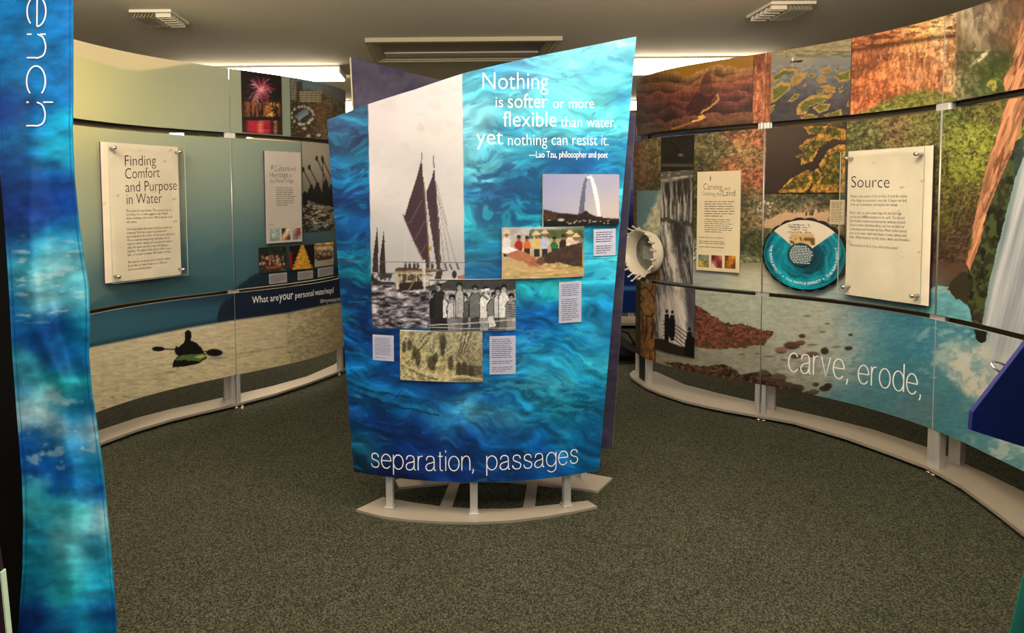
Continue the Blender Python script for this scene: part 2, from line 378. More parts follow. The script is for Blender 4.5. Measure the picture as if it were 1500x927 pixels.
def hairline(word, surf, s0, z0, s1, z1, xh, wpx, m, thing, parent, off=.0012, gap=.26):
    """wpx: stroke width as a share of the x-height"""
    x = 0; st = []
    for ch in word:
        w, ls = GLY[ch]; st += [[(x + a, b) for a, b in l] for l in ls]; x += w + gap
    x -= gap; V = []; Fc = []; h = wpx / 2; kx = (s1 - s0) / x
    asp = abs(kx) / xh
    for l in st:
        p = np.array(l, float); d = np.gradient(p * np.array([asp, 1]), axis=0); d /= np.hypot(*d.T)[:, None] + 1e-9; n = np.c_[-d[:, 1] / asp, d[:, 0]] * h
        L, R_ = p + n, p - n; b = len(V); V += [tuple(q) for pr in zip(L, R_) for q in pr]; Fc += [(b + 2 * i, b + 2 * i + 1, b + 2 * i + 3, b + 2 * i + 2) for i in range(len(p) - 1)]
    V = np.array(V); f = V[:, 0] / x; P = surf.P(s0 + (s1 - s0) * f, z0 + (z1 - z0) * f + V[:, 1] * xh, off)
    me = mesh_of('lettering', P, Fc, [m], None, thing.loc); return link('lettering', me, thing, parent)
def hairpx(word, surf, x0, x1, y0, y1, xh, w, m, thing, parent):
    s0, z0 = surf.sz(x0, y0); s1, z1 = surf.sz(x1, y1); h = abs(surf.sz(x0, y0)[1] - surf.sz(x0, y0 - xh)[1]); return hairline(word, surf, s0, z0, s1, z1, h, w, m, thing, parent)

# ink density of the prints (linear gain per wall)
GL = (1.0, 1.0, 1.0); GR = (1.0, 1.0, 1.0); GC = (.74, .75, .80); GB = (.9, .9, .9)
# ------------------------------------------------------------------ inks of the large murals
def paint_left(X, Y):
    c = CV(X, Y)  # yellowish glow of light at upper left is painted into these colours
    c.cp('110 130 196 190 120,110 175 190 186 116,160 120 170 172 118,200 160 150 158 116,260 150 146 152 118,330 170 138 148 120,340 110 150 158 124,420 150 128 142 118,500 180 120 136 116,'
         '110 200 150 156 118,120 280 138 150 122,130 350 120 138 124,140 420 60 100 112,200 240 138 150 126,280 230 130 146 126,300 300 104 128 124,290 380 60 104 116,300 415 36 84 104,340 250 122 142 128,340 350 72 110 118,345 420 30 76 96,'
         '380 240 116 138 126,380 300 100 126 120,370 360 56 98 108,370 420 20 56 76,440 240 112 134 122,460 345 60 98 106,440 400 14 40 58,480 410 12 32 48,480 350 60 90 96', 34)
    # horizon haze and far hills
    sky = c.poly([(90, 20), (90, 84), (125, 86), (150, 95), (175, 103), (200, 106), (225, 104), (260, 98), (300, 92), (330, 84), (330, 20)])
    d = ss(0, 5, np.interp(X, [90, 118, 150, 178, 205, 230, 262, 300, 330], [85, 85, 95, 103.5, 106, 103.5, 98, 93.5, 86]) - Y) * (X < 331) * (Y < 115)
    c.put(d, (198, 182, 134))
    mid = (Y > 176 + 0 * X) & (Y < 462)
    h = np.interp(X, [100, 190, 240, 285, 300, 320, 338, 345, 375, 400, 430], [455, 425, 402, 372, 372, 360, 357, 353, 358, 372, 395]) + 5 * (fbm(X / 9, Y / 9, 4) - .5)
    c.put(ss(-4, 5, Y - h) * mid * (X < 440), (44, 92, 108), .55)
    h2 = np.interp(X, [100, 150, 200, 250, 285, 320, 340, 400], [470, 432, 425, 412, 400, 404, 412, 440]); c.put(ss(-3, 6, Y - h2) * mid * (X < 345), (32, 78, 98), .55)
    h3 = np.interp(X, [340, 352, 372, 390, 420, 480], [425, 416, 402, 397, 394, 392]) + 6 * (fbm(X / 5, Y / 5, 7) - .5)
    c.put(ss(-2, 3, Y - h3) * mid * (X > 338), (12, 30, 48), .9)
    # lower board: teal water far, dark headland, cream foreground water
    g = np.interp(X, [120, 130, 200, 275, 340, 420, 495], [514, 510, 496, 481, 470, 459, 444])
    low = Y > np.interp(X, [120, 232, 334, 500], [458, 437, 427, 406])
    c.put(low * 1.0, (30, 78, 104)); c.put(low * ss(150, 420, X), (14, 34, 62), .9)
    c.put(low * ss(-6, 10, Y - np.interp(X, [120, 200, 330], [470, 455, 440])) * (X < 330), (34, 92, 116), .6)
    edge = np.interp(X, [318, 322, 330, 342, 360], [462, 450, 440, 434, 426]) + 5 * (fbm(X / 4, Y / 4, 2) - .5)
    c.put(low * (X > 318) * ss(-2, 2, Y - edge + (X > 345) * 20), (12, 26, 50), .85)
    wv = low * ss(-2.5, 2.5, Y - g); c.put(wv, (172, 160, 128)); c.put(low * np.exp(-((Y - g + 4) / 3.) ** 2) * (X < 345), (20, 44, 58), .55)
    w = CV(X, Y); w.C = c.C.copy()
    w.cp('140 540 178 166 132,140 590 168 156 122,220 520 184 172 138,220 570 172 160 124,300 500 186 172 138,300 545 180 164 124,380 490 182 166 132,380 530 172 154 112,460 470 176 160 122,460 510 160 142 98,500 500 138 122 84', 30)
    c.C = c.C * (1 - wv[:, None]) + w.C * wv[:, None]
    c.tex(.16, 9, 2.2, 11, mask=wv); c.spk((128, 122, 98), 10, 1.6, .66, 21, wv * ss(510, 560, Y + (X - 140) * .25), .5)
    for x, y, r in ((183, 581, 5), (165, 582, 3), (152, 597, 4), (424, 516, 4), (250, 545, 9), (480, 500, 3)): c.E((70, 84, 66), x, y, r, 1, .5, .7)
    c.ln((110, 110, 84), [(345, 519), (380, 514), (415, 508)], 1.4, .7, 1.5, 4)
    c.put(low * wv * (X > 420) * ss(.5, .62, fbm(X / 4, Y / 2.2, 31)), (104, 96, 62), .45)
    # kayaker
    c.P((14, 14, 10), [(257, 519), (262, 508), (270, 501), (271, 494), (270, 488), (273, 484), (277, 483), (280, 486), (281, 492), (279, 498), (288, 502), (296, 510), (299, 518), (262, 521)])
    c.P((12, 12, 8), [(252, 538), (254, 529), (262, 520), (300, 517), (304, 524), (290, 533), (268, 537)], .8, 4)
    c.P((92, 130, 58), [(256, 528), (266, 520), (298, 518), (303, 522), (292, 529), (270, 527)], .8, 4, a=.75); c.P((150, 170, 60), [(284, 523), (296, 519), (302, 521), (294, 525)])
    c.ln((12, 12, 10), [(236, 511), (262, 512)], 1.8); c.ln((12, 12, 10), [(296, 515), (308, 515)], 1.6)
    c.E((10, 12, 12), 232, 511, 9.5, 3.6, .12); c.E((10, 12, 12), 314, 516.5, 12, 5.4, .12); c.E((10, 10, 10), 259, 513, 3, 6)
    c.E((90, 110, 100), 318, 524, 14, 2, .5, .6)
    c.C = mute(c.C, .28, 1.1); return c.C

def paint_right(X, Y):
    c = CV(X, Y)
    yb_u = np.interp(X, [930, 1120, 1247, 1381, 1500, 1560], [204, 184, 173, 157.5, 138, 122]); up = Y < yb_u
    yb_m = np.interp(X, [930, 1116, 1240, 1380, 1500, 1560], [408, 430, 446, 465.5, 496, 515]); lo = Y > yb_m; mid = ~up & ~lo
    # ---- upper cliff
    u = CV(X, Y)
    u.cp('934 150 70 44 24,1108 90 120 56 26,1115 100 84 36 18,1122 90 140 66 30,1108 130 156 78 40,1125 140 128 58 28,1115 165 150 74 40,'
         '1255 70 196 106 54,1300 60 214 122 62,1340 50 224 134 70,1380 40 236 168 104,1255 100 96 46 22,1290 66 110 56 28,1300 90 206 116 64,1350 76 214 134 78,1270 120 196 98 46,1310 115 176 92 50,1345 105 164 104 66,1360 120 150 84 48,1385 80 206 150 104,'
         '1260 150 178 80 34,1300 150 150 74 36,1400 50 146 120 88,1420 30 188 170 138,1440 40 132 112 88,1460 30 150 128 100,1480 20 110 78 54,1495 20 96 66 44,1470 60 104 80 60,1410 80 66 58 34,1430 80 170 150 116,1440 95 62 74 30,1475 80 40 52 24,'
         '1415 120 150 130 90,1430 130 90 100 62,1450 120 70 86 30,1470 110 60 84 26,1490 60 160 96 54,1492 110 168 100 58,1498 130 150 84 44,1560 60 150 90 50', 14, 4, 12, 3)
    wl = ((X < 1400) * 1.0)
    lg = (Y < np.interp(X, [1247, 1290, 1330, 1400], [73, 66, 60, 50])) * 1.
    u.C = np.clip(u.C * (1 + .22 * wl)[:, None], 0, 255); u.tex(.42, 13, 4, 5, mask=wl * lg); u.tex(.5, 4, 16, 8, mask=wl * (1 - lg)); u.tex(.3, 2.6, 4, 9, mask=wl)
    u.put(wl * (X > 1247) * (1 - lg) * ss(.54, .62, fbm(X / 16, Y / 12, 88, 4)), (112, 54, 28), .5); u.put(wl * (1 - ss(0, .035, np.abs(fbm(X / 15, Y / 11, 120, 4) - .5))), (70, 30, 14), .55); u.put(wl * (1 - ss(0, .03, np.abs(fbm(X / 8, Y / 20, 124, 3) - .52))) * (1 - lg), (246, 170, 104), .35); u.spk((84, 36, 16), 12, 3, .6, 13, wl * (X > 1240) * lg, .7); u.spk((250, 176, 110), 3, 12, .66, 17, wl, .5)
    u.put(wl * (X > 1247) * np.exp(-((Y - np.interp(X, [1247, 1290, 1330, 1400], [73, 66, 60, 50]) - 3 * fbm(X / 6, Y / 6, 1)) / 4.) ** 2), (66, 30, 16), .7)
    u.tex(.4, 5, 12, 15, mask=(X > 1396) * 1.)
    u.put((X > 1425) * (X < 1482) * ss(.5, .6, fbm(X / 6, Y / 14, 77)) * (Y < 70), (80, 62, 46), .6)
    u.P((206, 190, 150), [(1418, 98), (1440, 78), (1447, 73), (1448, 77), (1440, 86), (1422, 99)], 1, 5)
    u.P((176, 166, 60), [(1444, 124), (1452, 114), (1462, 114), (1460, 124), (1458, 136), (1450, 132)], 3, 4, a=.8)
    u.spk((40, 56, 20), 5, 4, .5, 19, (X > 1400) * (Y > 75) * (X < 1478) * 1., .5)
    # canopy over the joint
    can = ss(-4, 4, Y - (np.interp(X, [1255, 1290, 1320, 1350, 1375, 1400, 1410], [168, 152, 138, 132, 134, 142, 160]) + 9 * (fbm(X / 6, Y / 6, 9) - .5))) * (X > 1258) * (X < 1412)
    u.put(can, (128, 126, 48)); u.tex(.45, 4, 3, 22, mask=can); u.tex(.4, 2.2, 2, 23, mask=can); u.spk((70, 74, 24), 5, 4, .56, 24, can, .6)
    trunk = c.poly([(1502, 18), (1494, 40), (1484, 90), (1471, 115), (1472, 130), (1478, 140), (1462, 190), (1446, 240), (1434, 290), (1424, 340), (1416, 385), (1421, 398), (1436, 352), (1446, 310), (1468, 255), (1492, 200), (1500, 170), (1580, 120), (1580, 0)], 1.5, 8)
    # ---- middle: trees, brush, sand, turquoise pool
    m = CV(X, Y)
    m.cp('935 220 108 60 30,945 235 90 72 32,960 215 96 86 40,935 260 110 56 28,950 270 64 62 26,962 290 70 62 28,935 300 84 50 24,'
         '1020 210 92 84 46,1040 205 110 98 56,1060 215 128 112 66,1040 235 70 62 34,1075 196 168 88 46,1100 196 196 108 60,1115 205 176 86 44,1090 225 136 116 56,1110 235 120 108 50,1075 245 176 86 50,1100 252 184 88 50,1118 255 176 84 46,1110 268 160 76 44,'
         '1090 290 66 66 34,1110 300 96 96 62,1095 320 120 92 62,1115 318 180 140 100,1095 340 74 76 40,1110 355 48 62 24,1095 372 52 64 28,1118 372 54 56 26,1100 388 170 160 128,1118 392 178 168 138,'
         '1040 300 80 76 40,1040 400 150 160 148,1030 412 146 150 148,1080 405 172 172 150,1100 415 176 180 160,1118 415 174 178 158,'
         '1130 290 70 70 44,1150 292 80 84 54,1175 288 50 56 34,1200 290 56 62 40,1225 288 48 50 30,1150 318 186 146 108,1190 312 190 148 110,1210 325 170 128 92,1230 330 110 90 66,1130 335 90 84 50,1140 350 58 62 28,1130 375 40 54 20,1230 350 76 82 44,1232 372 84 80 48,'
         '1135 395 168 162 134,1180 425 150 168 172,1225 400 160 160 140,1228 420 150 168 170,1140 415 172 176 158,'
         '1255 200 92 98 46,1280 195 110 110 56,1270 210 74 70 34,1310 190 130 100 60,1340 200 108 106 50,1365 190 112 104 46,1370 240 84 78 30,1368 300 92 74 34,1366 360 76 58 34,1370 400 84 60 42,1365 430 54 44 26,'
         '1390 180 96 112 44,1420 170 84 96 36,1440 160 96 92 40,1400 215 108 118 38,1425 200 138 148 38,1440 210 118 126 34,1415 235 134 140 38,1400 250 104 110 28,1435 250 96 100 26,1395 290 96 88 30,1420 290 92 80 28,1400 320 76 64 28,1385 315 96 98 28,1415 330 60 48 26,'
         '1400 350 104 78 56,1415 345 96 66 48,1385 370 70 46 32,1410 370 84 56 40,1385 395 92 62 46,1400 400 86 58 44,1390 420 60 44 30,1375 415 130 140 128,1240 440 130 160 172,1300 445 118 156 170,1350 450 100 150 166', 13, 5, 14, 6)
    br = (Y < 385) * 1.0 * mid
    m.tex(.4, 6, 4.5, 31, mask=br); m.tex(.5, 2.4, 2.2, 32, mask=br); m.spk((38, 34, 20), 4, 3.4, .58, 33, br * (X > 1016), .6); m.spk((176, 160, 84), 3, 3, .7, 35, br * (X > 1016) * (Y < 290), .6)
    m.tex(.10, 14, 2.5, 37, mask=(Y > 385) * 1.)
    m.put(c.poly([(1120, 322), (1150, 312), (1215, 310), (1213, 330), (1170, 333), (1120, 335)], 3, 7), (192, 152, 114), .9)
    for x in (1181, 1187, 1190): m.E((60, 40, 34), x, 313, 1.4, 3.2)
    m.spk((220, 205, 180), 3, 3, .66, 38, soft_box(X, Y, 1105, 290, 1135, 312, 4), .9)
    for p in ([(1040, 240), (1060, 225), (1080, 222)], [(1035, 235), (1050, 215), (1070, 205)], [(1055, 228), (1085, 232)]): m.ln((50, 40, 22), p, 1.2, .7, 2, 6)
    yellow = soft_box(X, Y, 1396, 180, 1446, 250, 9); m.spk((168, 172, 50), 4, 4, .5, 41, yellow, .5)
    for p in ([(1392, 330), (1402, 290), (1412, 250)], [(1400, 325), (1412, 290), (1430, 262)], [(1388, 320), (1386, 290), (1382, 262)], [(1404, 330), (1420, 300)]): m.ln((120, 104, 56), p, 1.1, .7, 2, 7)
    pool = c.poly([(1362, 425), (1374, 418), (1392, 420), (1402, 436), (1418, 448), (1424, 470), (1420, 500), (1340, 500), (1350, 440)], 1.5, 6)
    m.put(pool, (84, 160, 178)); m.put(pool * np.exp(-((Y - 424) / 5.) ** 2), (150, 180, 176), .7); m.tex(.2, 10, 4, 43, mask=pool)
    m.P((52, 44, 28), [(1388, 424), (1394, 412), (1408, 398), (1420, 398), (1420, 436), (1400, 438)], 2, 6)
    moss = c.poly([(1416, 350), (1428, 335), (1440, 310), (1452, 270), (1470, 230), (1500, 195), (1500, 300), (1480, 330), (1466, 400), (1450, 478), (1424, 470), (1416, 440), (1418, 400)], 2.5, 8)
    m.put(moss, (44, 44, 26)); m.spk((66, 84, 36), 6, 8, .5, 45, moss, .85); m.spk((18, 16, 10), 8, 12, .56, 47, moss, .8)
    m.P((40, 64, 76), [(1485, 220), (1500, 200), (1500, 290), (1486, 270)], 2, 6, a=.7)
    # ---- lower: pale shallows, red rocks, turquoise with foam
    l = CV(X, Y)
    l.cp('940 450 40 30 14,960 440 150 160 150,1030 440 148 156 142,1080 450 150 158 144,1130 450 150 160 148,1180 460 156 164 152,1240 470 146 160 158,1050 480 150 154 138,1160 480 152 158 146,1220 490 156 160 150,'
         '1000 520 120 116 96,1050 535 122 124 110,1100 530 130 130 116,1150 520 136 138 128,1200 520 140 142 132,1180 560 124 128 118,1140 570 110 114 104,1230 520 130 146 146,1260 470 96 146 164,1280 460 76 134 162,1300 480 60 132 156,1250 500 116 146 152,1262 520 84 136 150,'
         '1240 560 78 124 136,1250 590 66 116 134,1290 520 56 126 148,1320 500 46 118 150,1360 490 40 120 152,1330 550 44 112 136,1290 580 60 116 134,1340 590 70 110 122,1370 540 60 126 146,1400 500 70 138 158,1400 600 50 114 134,1440 620 62 122 140,1480 670 70 132 148,1500 640 150 160 158,1500 700 50 112 132,1430 480 30 112 146,1460 480 110 130 150,1490 500 146 152 164,1560 600 90 140 156,1560 730 60 120 140', 20, 6, 30, 11)
    l.tex(.10, 12, 3, 51); l.tex(.12, 5, 3, 52)
    foam = ss(-6, 10, X - 1368 - np.abs(Y - 522) * .5) * soft_box(X, Y, 1350, 500, 1600, 640, 12) * ss(-8, 8, 505 + (X - 1370) * .95 + 30 - Y)
    l.put(foam * (.45 + .55 * ss(.35, .6, fbm(X / 14, Y / 14, 55))), (186, 182, 172), .95)
    l.spk((190, 192, 184), 16, 10, .54, 57, ss(1395, 1450, X) * ss(560, 600, Y), .55, .12); l.spk((168, 190, 192), 12, 6, .58, 58, (X > 1300) * soft_box(X, Y, 1340, 470, 1480, 560, 14), .45, .1)
    l.spk((170, 172, 164), 9, 4, .52, 59, soft_box(X, Y, 1130, 480, 1262, 560, 16), .5, .1)
    r1 = c.poly([(1016, 446), (1030, 452), (1045, 462), (1060, 472), (1070, 474), (1090, 474), (1112, 482), (1134, 486), (1132, 492), (1120, 504), (1095, 508), (1075, 512), (1050, 512), (1016, 508)], 3, 7)
    l.put(r1, (112, 56, 42)); l.tex(.5, 5, 3, 61, mask=r1); l.spk((50, 30, 22), 5, 3.2, .58, 63, r1, .75); l.spk((170, 110, 92), 4, 3, .68, 65, r1, .6); l.spk((58, 56, 26), 6, 3, .6, 66, r1 * (Y > 495), .7)
    r2 = c.poly([(972, 530), (990, 530), (1020, 536), (1060, 534), (1078, 540), (1084, 548), (1110, 545), (1122, 542), (1130, 548), (1150, 552), (1152, 560), (1170, 564), (1176, 574), (1200, 572), (1190, 580), (1150, 576), (1100, 570), (1040, 560), (1000, 548)], 2, 6)
    l.put(r2, (74, 44, 30)); l.tex(.6, 5, 3, 71, mask=r2); l.spk((22, 16, 12), 5, 3, .55, 73, r2, .8); l.spk((150, 104, 80), 4, 3, .68, 75, r2, .6)
    for x, y, rx, ry, q in ((1160, 506, 12, 5.5, (84, 50, 46)), (1144, 513, 9, 5, (130, 92, 84)), (1172, 502, 8, 3.5, (110, 70, 62)), (1175, 492, 5, 3, (84, 50, 40)), (1208, 514, 6, 5, (60, 44, 36)), (1243, 510, 6, 3, (50, 48, 38)), (1246, 490, 3.5, 1.8, (50, 46, 36)),
                            (1190, 519, 10, 4, (92, 74, 54)), (1166, 522, 8, 3, (70, 64, 40)), (1118, 547, 8, 5.5, (78, 60, 44)), (1140, 553, 12, 6, (84, 70, 50)), (1208, 569, 8, 4, (48, 38, 30)), (1213, 565, 6, 4, (44, 34, 28)), (1195, 563, 5, 3, (70, 56, 44)), (1150, 563, 12, 4, (70, 56, 44)), (1168, 568, 10, 5, (60, 46, 36)), (1192, 574, 7, 4, (80, 66, 52))):
        k = c.ell(x, y, rx, ry, .2) ; l.put(k, q); l.put(k * ss(0, ry, Y - y), (30, 22, 18), .6)
    for x, y, rx in ((1126, 522, 8), (1086, 519, 4), (1148, 527, 5), (1110, 518, 4), (1225, 508, 6), (1182, 463, 5), (1212, 474, 4), (1205, 486, 5), (1190, 505, 8), (1176, 540, 6)): l.E((92, 88, 56), x, y, rx, 1.5, .4, .8)
    # strips at the far end (lower): dark stone, cracked earth
    l.put((X < 938.5) * 1., (40, 32, 20)); l.tex(.6, 4, 5, 81, mask=(X < 938.5) * 1.)
    ck = (X >= 938.5) * (X < 960.5) * 1.
    l.put(ck, (126, 86, 40)); l.put(ck * ss(462, 480, Y), (120, 76, 30)); l.tex(.5, 4, 9, 83, mask=ck * (Y > 468)); l.tex(.3, 3, 3, 85, mask=ck); l.spk((54, 34, 14), 3, 8, .6, 86, ck * (Y > 468), .7)
    for p in ([(938, 424), (946, 421), (952, 428), (958, 436), (960, 452)], [(938, 452), (944, 462), (952, 464), (960, 457)], [(938, 430), (943, 436), (938, 444)], [(952, 428), (957, 418), (955, 412)], [(947, 464), (948, 480), (945, 500)], [(955, 460), (957, 478), (954, 496)], [(941, 462), (941, 490)]):
        l.ln((24, 14, 8), p, 1.7, .9, 1.2, 4)
    # assemble
    c.C = np.where(up[:, None], u.C, np.where(lo[:, None], l.C, m.C))
    c.put(trunk * (~lo), (176, 112, 76)); tm = trunk * (~lo)
    q = X + Y * .36
    c.C = np.clip(c.C * (1 + tm * 1.1 * (fbm(q / 4.5, Y / 40, 91) - .5))[:, None], 0, 255); c.put(tm * ss(.6, .68, fbm(q / 5, Y / 30, 93)), (84, 46, 26), .7)
    c.put(tm * ss(.62, .72, fbm(q / 4, Y / 24, 95)), (214, 152, 112), .6)
    fall = c.poly([(1500, 228), (1487, 262), (1472, 320), (1458, 375), (1448, 420), (1437, 478), (1434, 480), (1436, 540), (1600, 660), (1600, 180)], 1.5, 12)
    fm = fall * (~up) * np.where(lo, ss(0, 30, (1540 - Y)) * (1 - ss(500, 560, Y)) * ss(1432, 1462, X), 1)
    f = CV(X, Y); s = (X - 1500) + (Y - 228) * .25; f.C[:] = 0; k = fbm(s / 9, Y / 160, 97, 3)
    f.C = np.array([132, 140, 156.]) + (k[:, None] - .30) * np.array([120, 116, 104.]) * .8; f.C = np.clip(f.C, 70, 215)
    c.C = c.C * (1 - fm[:, None]) + f.C * fm[:, None]
    c.put(fm * ss(9, 0, s + 3) * ss(-12, 0, s + 3) * (~lo), (60, 130, 120), .35)
    c.P((24, 26, 20), [(1427, 482), (1446, 486), (1444, 500), (1438, 503), (1430, 498)], 1, 5)
    # far strip (middle): autumn foliage, then desert floor under the sky board
    st = mid * (X < 968) * (Y > 340); c.put(st, (110, 74, 40)); c.tex(.4, 4, 3, 99, mask=st * 1.)
    c.put(mid * (X < 936.5) * (Y > 300), (96, 60, 32)); c.tex(.5, 3, 4, 98, mask=(mid * (X < 970)) * 1.)
    c.C = mute(c.C, .2, 1.04); return c.C

def paint_center(X, Y):
    c = CV(X, Y)
    c.cp('490 185 6 92 136,515 178 8 100 142,500 208 8 36 86,525 207 8 34 88,520 222 6 124 160,495 222 6 84 138,500 252 4 122 188,525 260 8 132 186,490 290 8 56 118,520 295 6 44 100,505 320 10 120 178,530 330 6 70 138,495 345 6 36 90,525 360 8 84 130,500 385 10 124 158,525 395 10 136 164,'
         '500 420 8 48 98,525 430 8 36 84,500 450 8 92 140,525 470 8 56 120,545 500 6 62 130,500 495 6 84 150,510 520 8 64 132,520 545 12 130 196,505 560 8 98 172,560 550 8 70 146,545 575 14 120 190,520 600 10 66 134,515 640 8 70 110,530 660 20 120 140,520 680 6 24 52,560 620 6 54 130,560 660 6 36 92,560 690 4 24 68,'
         '600 590 12 110 180,640 575 8 66 140,610 625 8 66 148,640 600 44 150 206,690 602 84 176 214,660 620 30 120 190,620 660 6 50 124,680 650 8 72 152,680 690 6 48 118,740 610 66 160 208,730 640 12 96 172,720 680 8 70 148,'
         '700 130 74 182 214,690 170 112 196 222,700 200 120 200 226,690 225 104 196 224,735 115 54 168 210,760 100 66 150 204,800 85 84 190 218,850 78 92 196 220,905 68 106 204 222,920 90 70 168 204,870 100 64 158 196,900 120 90 196 214,915 140 36 126 178,880 160 84 194 216,840 140 92 200 220,800 130 84 190 220,760 150 88 190 218,'
         '720 210 70 180 212,760 200 44 154 196,790 190 78 186 212,830 200 74 182 208,870 200 62 170 204,905 190 74 184 208,900 235 20 98 156,860 232 14 78 140,820 240 12 92 150,780 235 30 142 186,740 235 84 184 214,700 255 90 190 216,735 265 24 120 166,690 285 14 92 150,735 282 14 60 120,770 275 18 118 160,690 310 44 166 190,710 325 30 158 186,730 305 12 108 150,760 320 12 136 160,780 300 14 96 140,785 325 20 150 178,'
         '900 260 20 132 172,912 230 36 150 190,910 290 60 180 206,905 320 26 140 184,895 345 36 162 200,880 385 54 180 214,860 400 40 162 206,700 345 24 160 190,720 360 14 116 166,700 380 20 130 170,725 400 10 92 150,690 400 16 84 134,'
         '765 415 40 178 186,790 425 34 184 192,810 410 40 176 192,770 440 14 112 176,790 455 8 86 166,770 475 8 90 170,800 480 12 112 184,765 500 8 96 176,780 520 36 158 206,740 560 20 130 190,800 540 22 140 194,820 490 16 130 192,860 430 42 168 214,880 450 20 136 200,860 480 44 166 216,875 500 16 124 192,850 500 30 152 206,880 530 46 170 208,850 545 30 156 202,820 560 60 176 212,'
         '790 565 54 170 208,860 575 16 140 186,880 590 10 120 178,790 600 16 134 180,820 600 18 146 184,760 590 14 130 186,860 620 10 116 178,820 630 12 126 188,790 640 8 96 176,850 650 12 124 190,800 680 8 86 160,870 670 10 112 176,750 690 6 66 144,700 560 10 110 176,720 580 10 96 170,620 575 10 80 150', 13, 13, 34, 5, ax=1.35)
    lo = ss(400, 480, Y)
    wx = 46 * (fbm(X / 75, Y / 55, 14, 3) - .5); wy = 60 * (fbm(X / 80, Y / 60, 12, 3) - .5); X2 = X + wx; Y2 = Y - .16 * (X - 700) * lo + wy
    n = fbm(X2 / 40, Y2 / 11, 21, 4); c.C = np.clip(c.C * (1 + (n - .5) * (.9 + .35 * lo))[:, None] + 14 * ss(.62, .8, n)[:, None], 0, 255)
    c.put(ss(.62, .8, fbm(X2 / 22, Y2 / 6, 25, 5)) * (.2 + .4 * lo), (110, 204, 234), .5)
    n2 = fbm(X2 / 16, Y2 / 4.6, 23, 4); c.put((1 - ss(.24, .40, n2)) * .5, (6, 52, 120), .6); c.put(soft_box(X, Y, 690, 235, 800, 335, 16) * ss(.42, .58, fbm(X2 / 17, Y2 / 8, 63, 5)), (8, 66, 116), .75); c.put(soft_box(X, Y, 800, 200, 920, 260, 14) * ss(.46, .6, fbm(X2 / 22, Y2 / 7, 65, 5)), (14, 84, 146), .55)
    lc = 1 - ss(536, 542, X); c.put(lc * ss(.5, .7, fbm(X2 / 26, Y2 / 9, 51, 4)), (4, 24, 66), .5); c.put(lc * ss(.58, .7, fbm(X2 / 24, Y2 / 8, 53, 4)), (16, 150, 196), .45)
    # caustic net in the shallows, lower right
    c.put(ss(.55, .68, fbm(X / 17, Y / 5, 41, 4)) * soft_box(X, Y, 700, 470, 885, 620, 22), (80, 196, 226), .4)
    c.put((1 - ss(0, .012, np.abs(fbm(X / 30, Y / 16, 44, 2) - .5))) * soft_box(X, Y, 700, 556, 870, 600, 10), (90, 200, 222), .5)
    for p in ([(520, 570), (580, 590), (640, 603)], [(500, 552), (540, 566), (600, 578)]): c.ln((30, 150, 200), p, 4, .35, 4, 12); c.ln((2, 40, 60), [(a, b + 5) for a, b in p], 2.2, .6, 3, 10)
    # the printed sea photograph of the sailing canoe
    s = CV(X, Y)
    s.cp('545 160 216 208 214,600 130 222 216 220,670 115 222 218 220,545 220 220 214 218,600 180 234 228 230,650 190 228 222 224,600 240 206 204 206,660 250 208 208 210,560 270 226 220 222,600 300 218 214 214,560 330 192 192 192,580 350 186 186 186,640 330 214 210 210,670 310 206 204 204,660 370 178 178 180,600 400 186 186 188,560 390 176 176 178', 26, 8, 30, 9)
    s.spk((196, 194, 196), 22, 12, .6, 3, None, .25, .12); s.P((206, 202, 206), [(610, 190), (618, 176), (622, 184), (618, 196)], 5, 6, a=.5)
    sea = ss(-1, 1, Y - 414); w = fbm(X / 9, Y / 3.0, 71, 5); s.C = s.C * (1 - sea[:, None]) + sea[:, None] * (np.array([100, 96, 104.]) + (w[:, None] - .49) * np.array([440, 436, 430.])); s.C = np.clip(s.C, 28, 226)
    sail = (66, 44, 54)
    s.P((60, 40, 50), [(636, 245), (632, 262), (624, 282), (626, 300), (632, 340), (640, 395), (646, 396), (644, 340), (640, 290)])
    s.P(sail, [(617.5, 232), (611, 258), (600, 292), (592, 319), (602, 344), (613, 366), (622, 384), (630, 392), (628, 350), (624, 310), (620, 262)])
    for p in ([(618, 294), (610, 308), (602, 325), (596, 327)], [(622, 324), (614, 340), (607, 351), (603, 352)], [(624, 358), (619, 368), (613, 372)]): s.ln((128, 112, 110), p, .9, .8)
    s.ln((50, 36, 36), [(617.5, 224), (618, 234)], 1.2); s.ln((50, 36, 36), [(634.5, 228), (636, 246)], 1.2)
    s.ln((122, 92, 80), [(621, 268), (624, 310), (627, 350), (629, 392)], 1.8); s.ln((92, 68, 60), [(638, 266), (641, 320), (644, 392)], 1.6); s.ln((50, 36, 36), [(590.5, 314), (594, 322)], 1.4); s.ln((110, 90, 80), [(592, 320), (610, 362), (625, 392)], 1)
    for a, b in (((641, 285), (660, 392)), ((641, 285), (670, 393)), ((641, 300), (652, 392)), ((626, 292), (640, 345)), ((626, 300), (650, 392)), ((625, 310), (645, 392)), ((640, 270), (655, 330))): s.ln((90, 84, 86), [a, b], .8, .6)
    for a in ((652, 386, 654, 394), (659, 388, 662, 394), (669, 386, 672, 394)): s.ln((40, 36, 40), [a[:2], a[2:]], 1.8)
    s.ln((206, 206, 208), [(594, 338), (593, 392)], .8); s.P((176, 140, 60), [(628, 362), (632, 360), (633, 366), (629, 367)])
    for x, y0, y1, wd in ((552.5, 332, 400, 7), (562.5, 334, 402, 7)): s.P((56, 42, 46), [(x, y0), (x + 1.2, y0 + 20), (x + 2, y1), (x - wd, y1 - 2), (x - wd + 1, y1 - 25)])
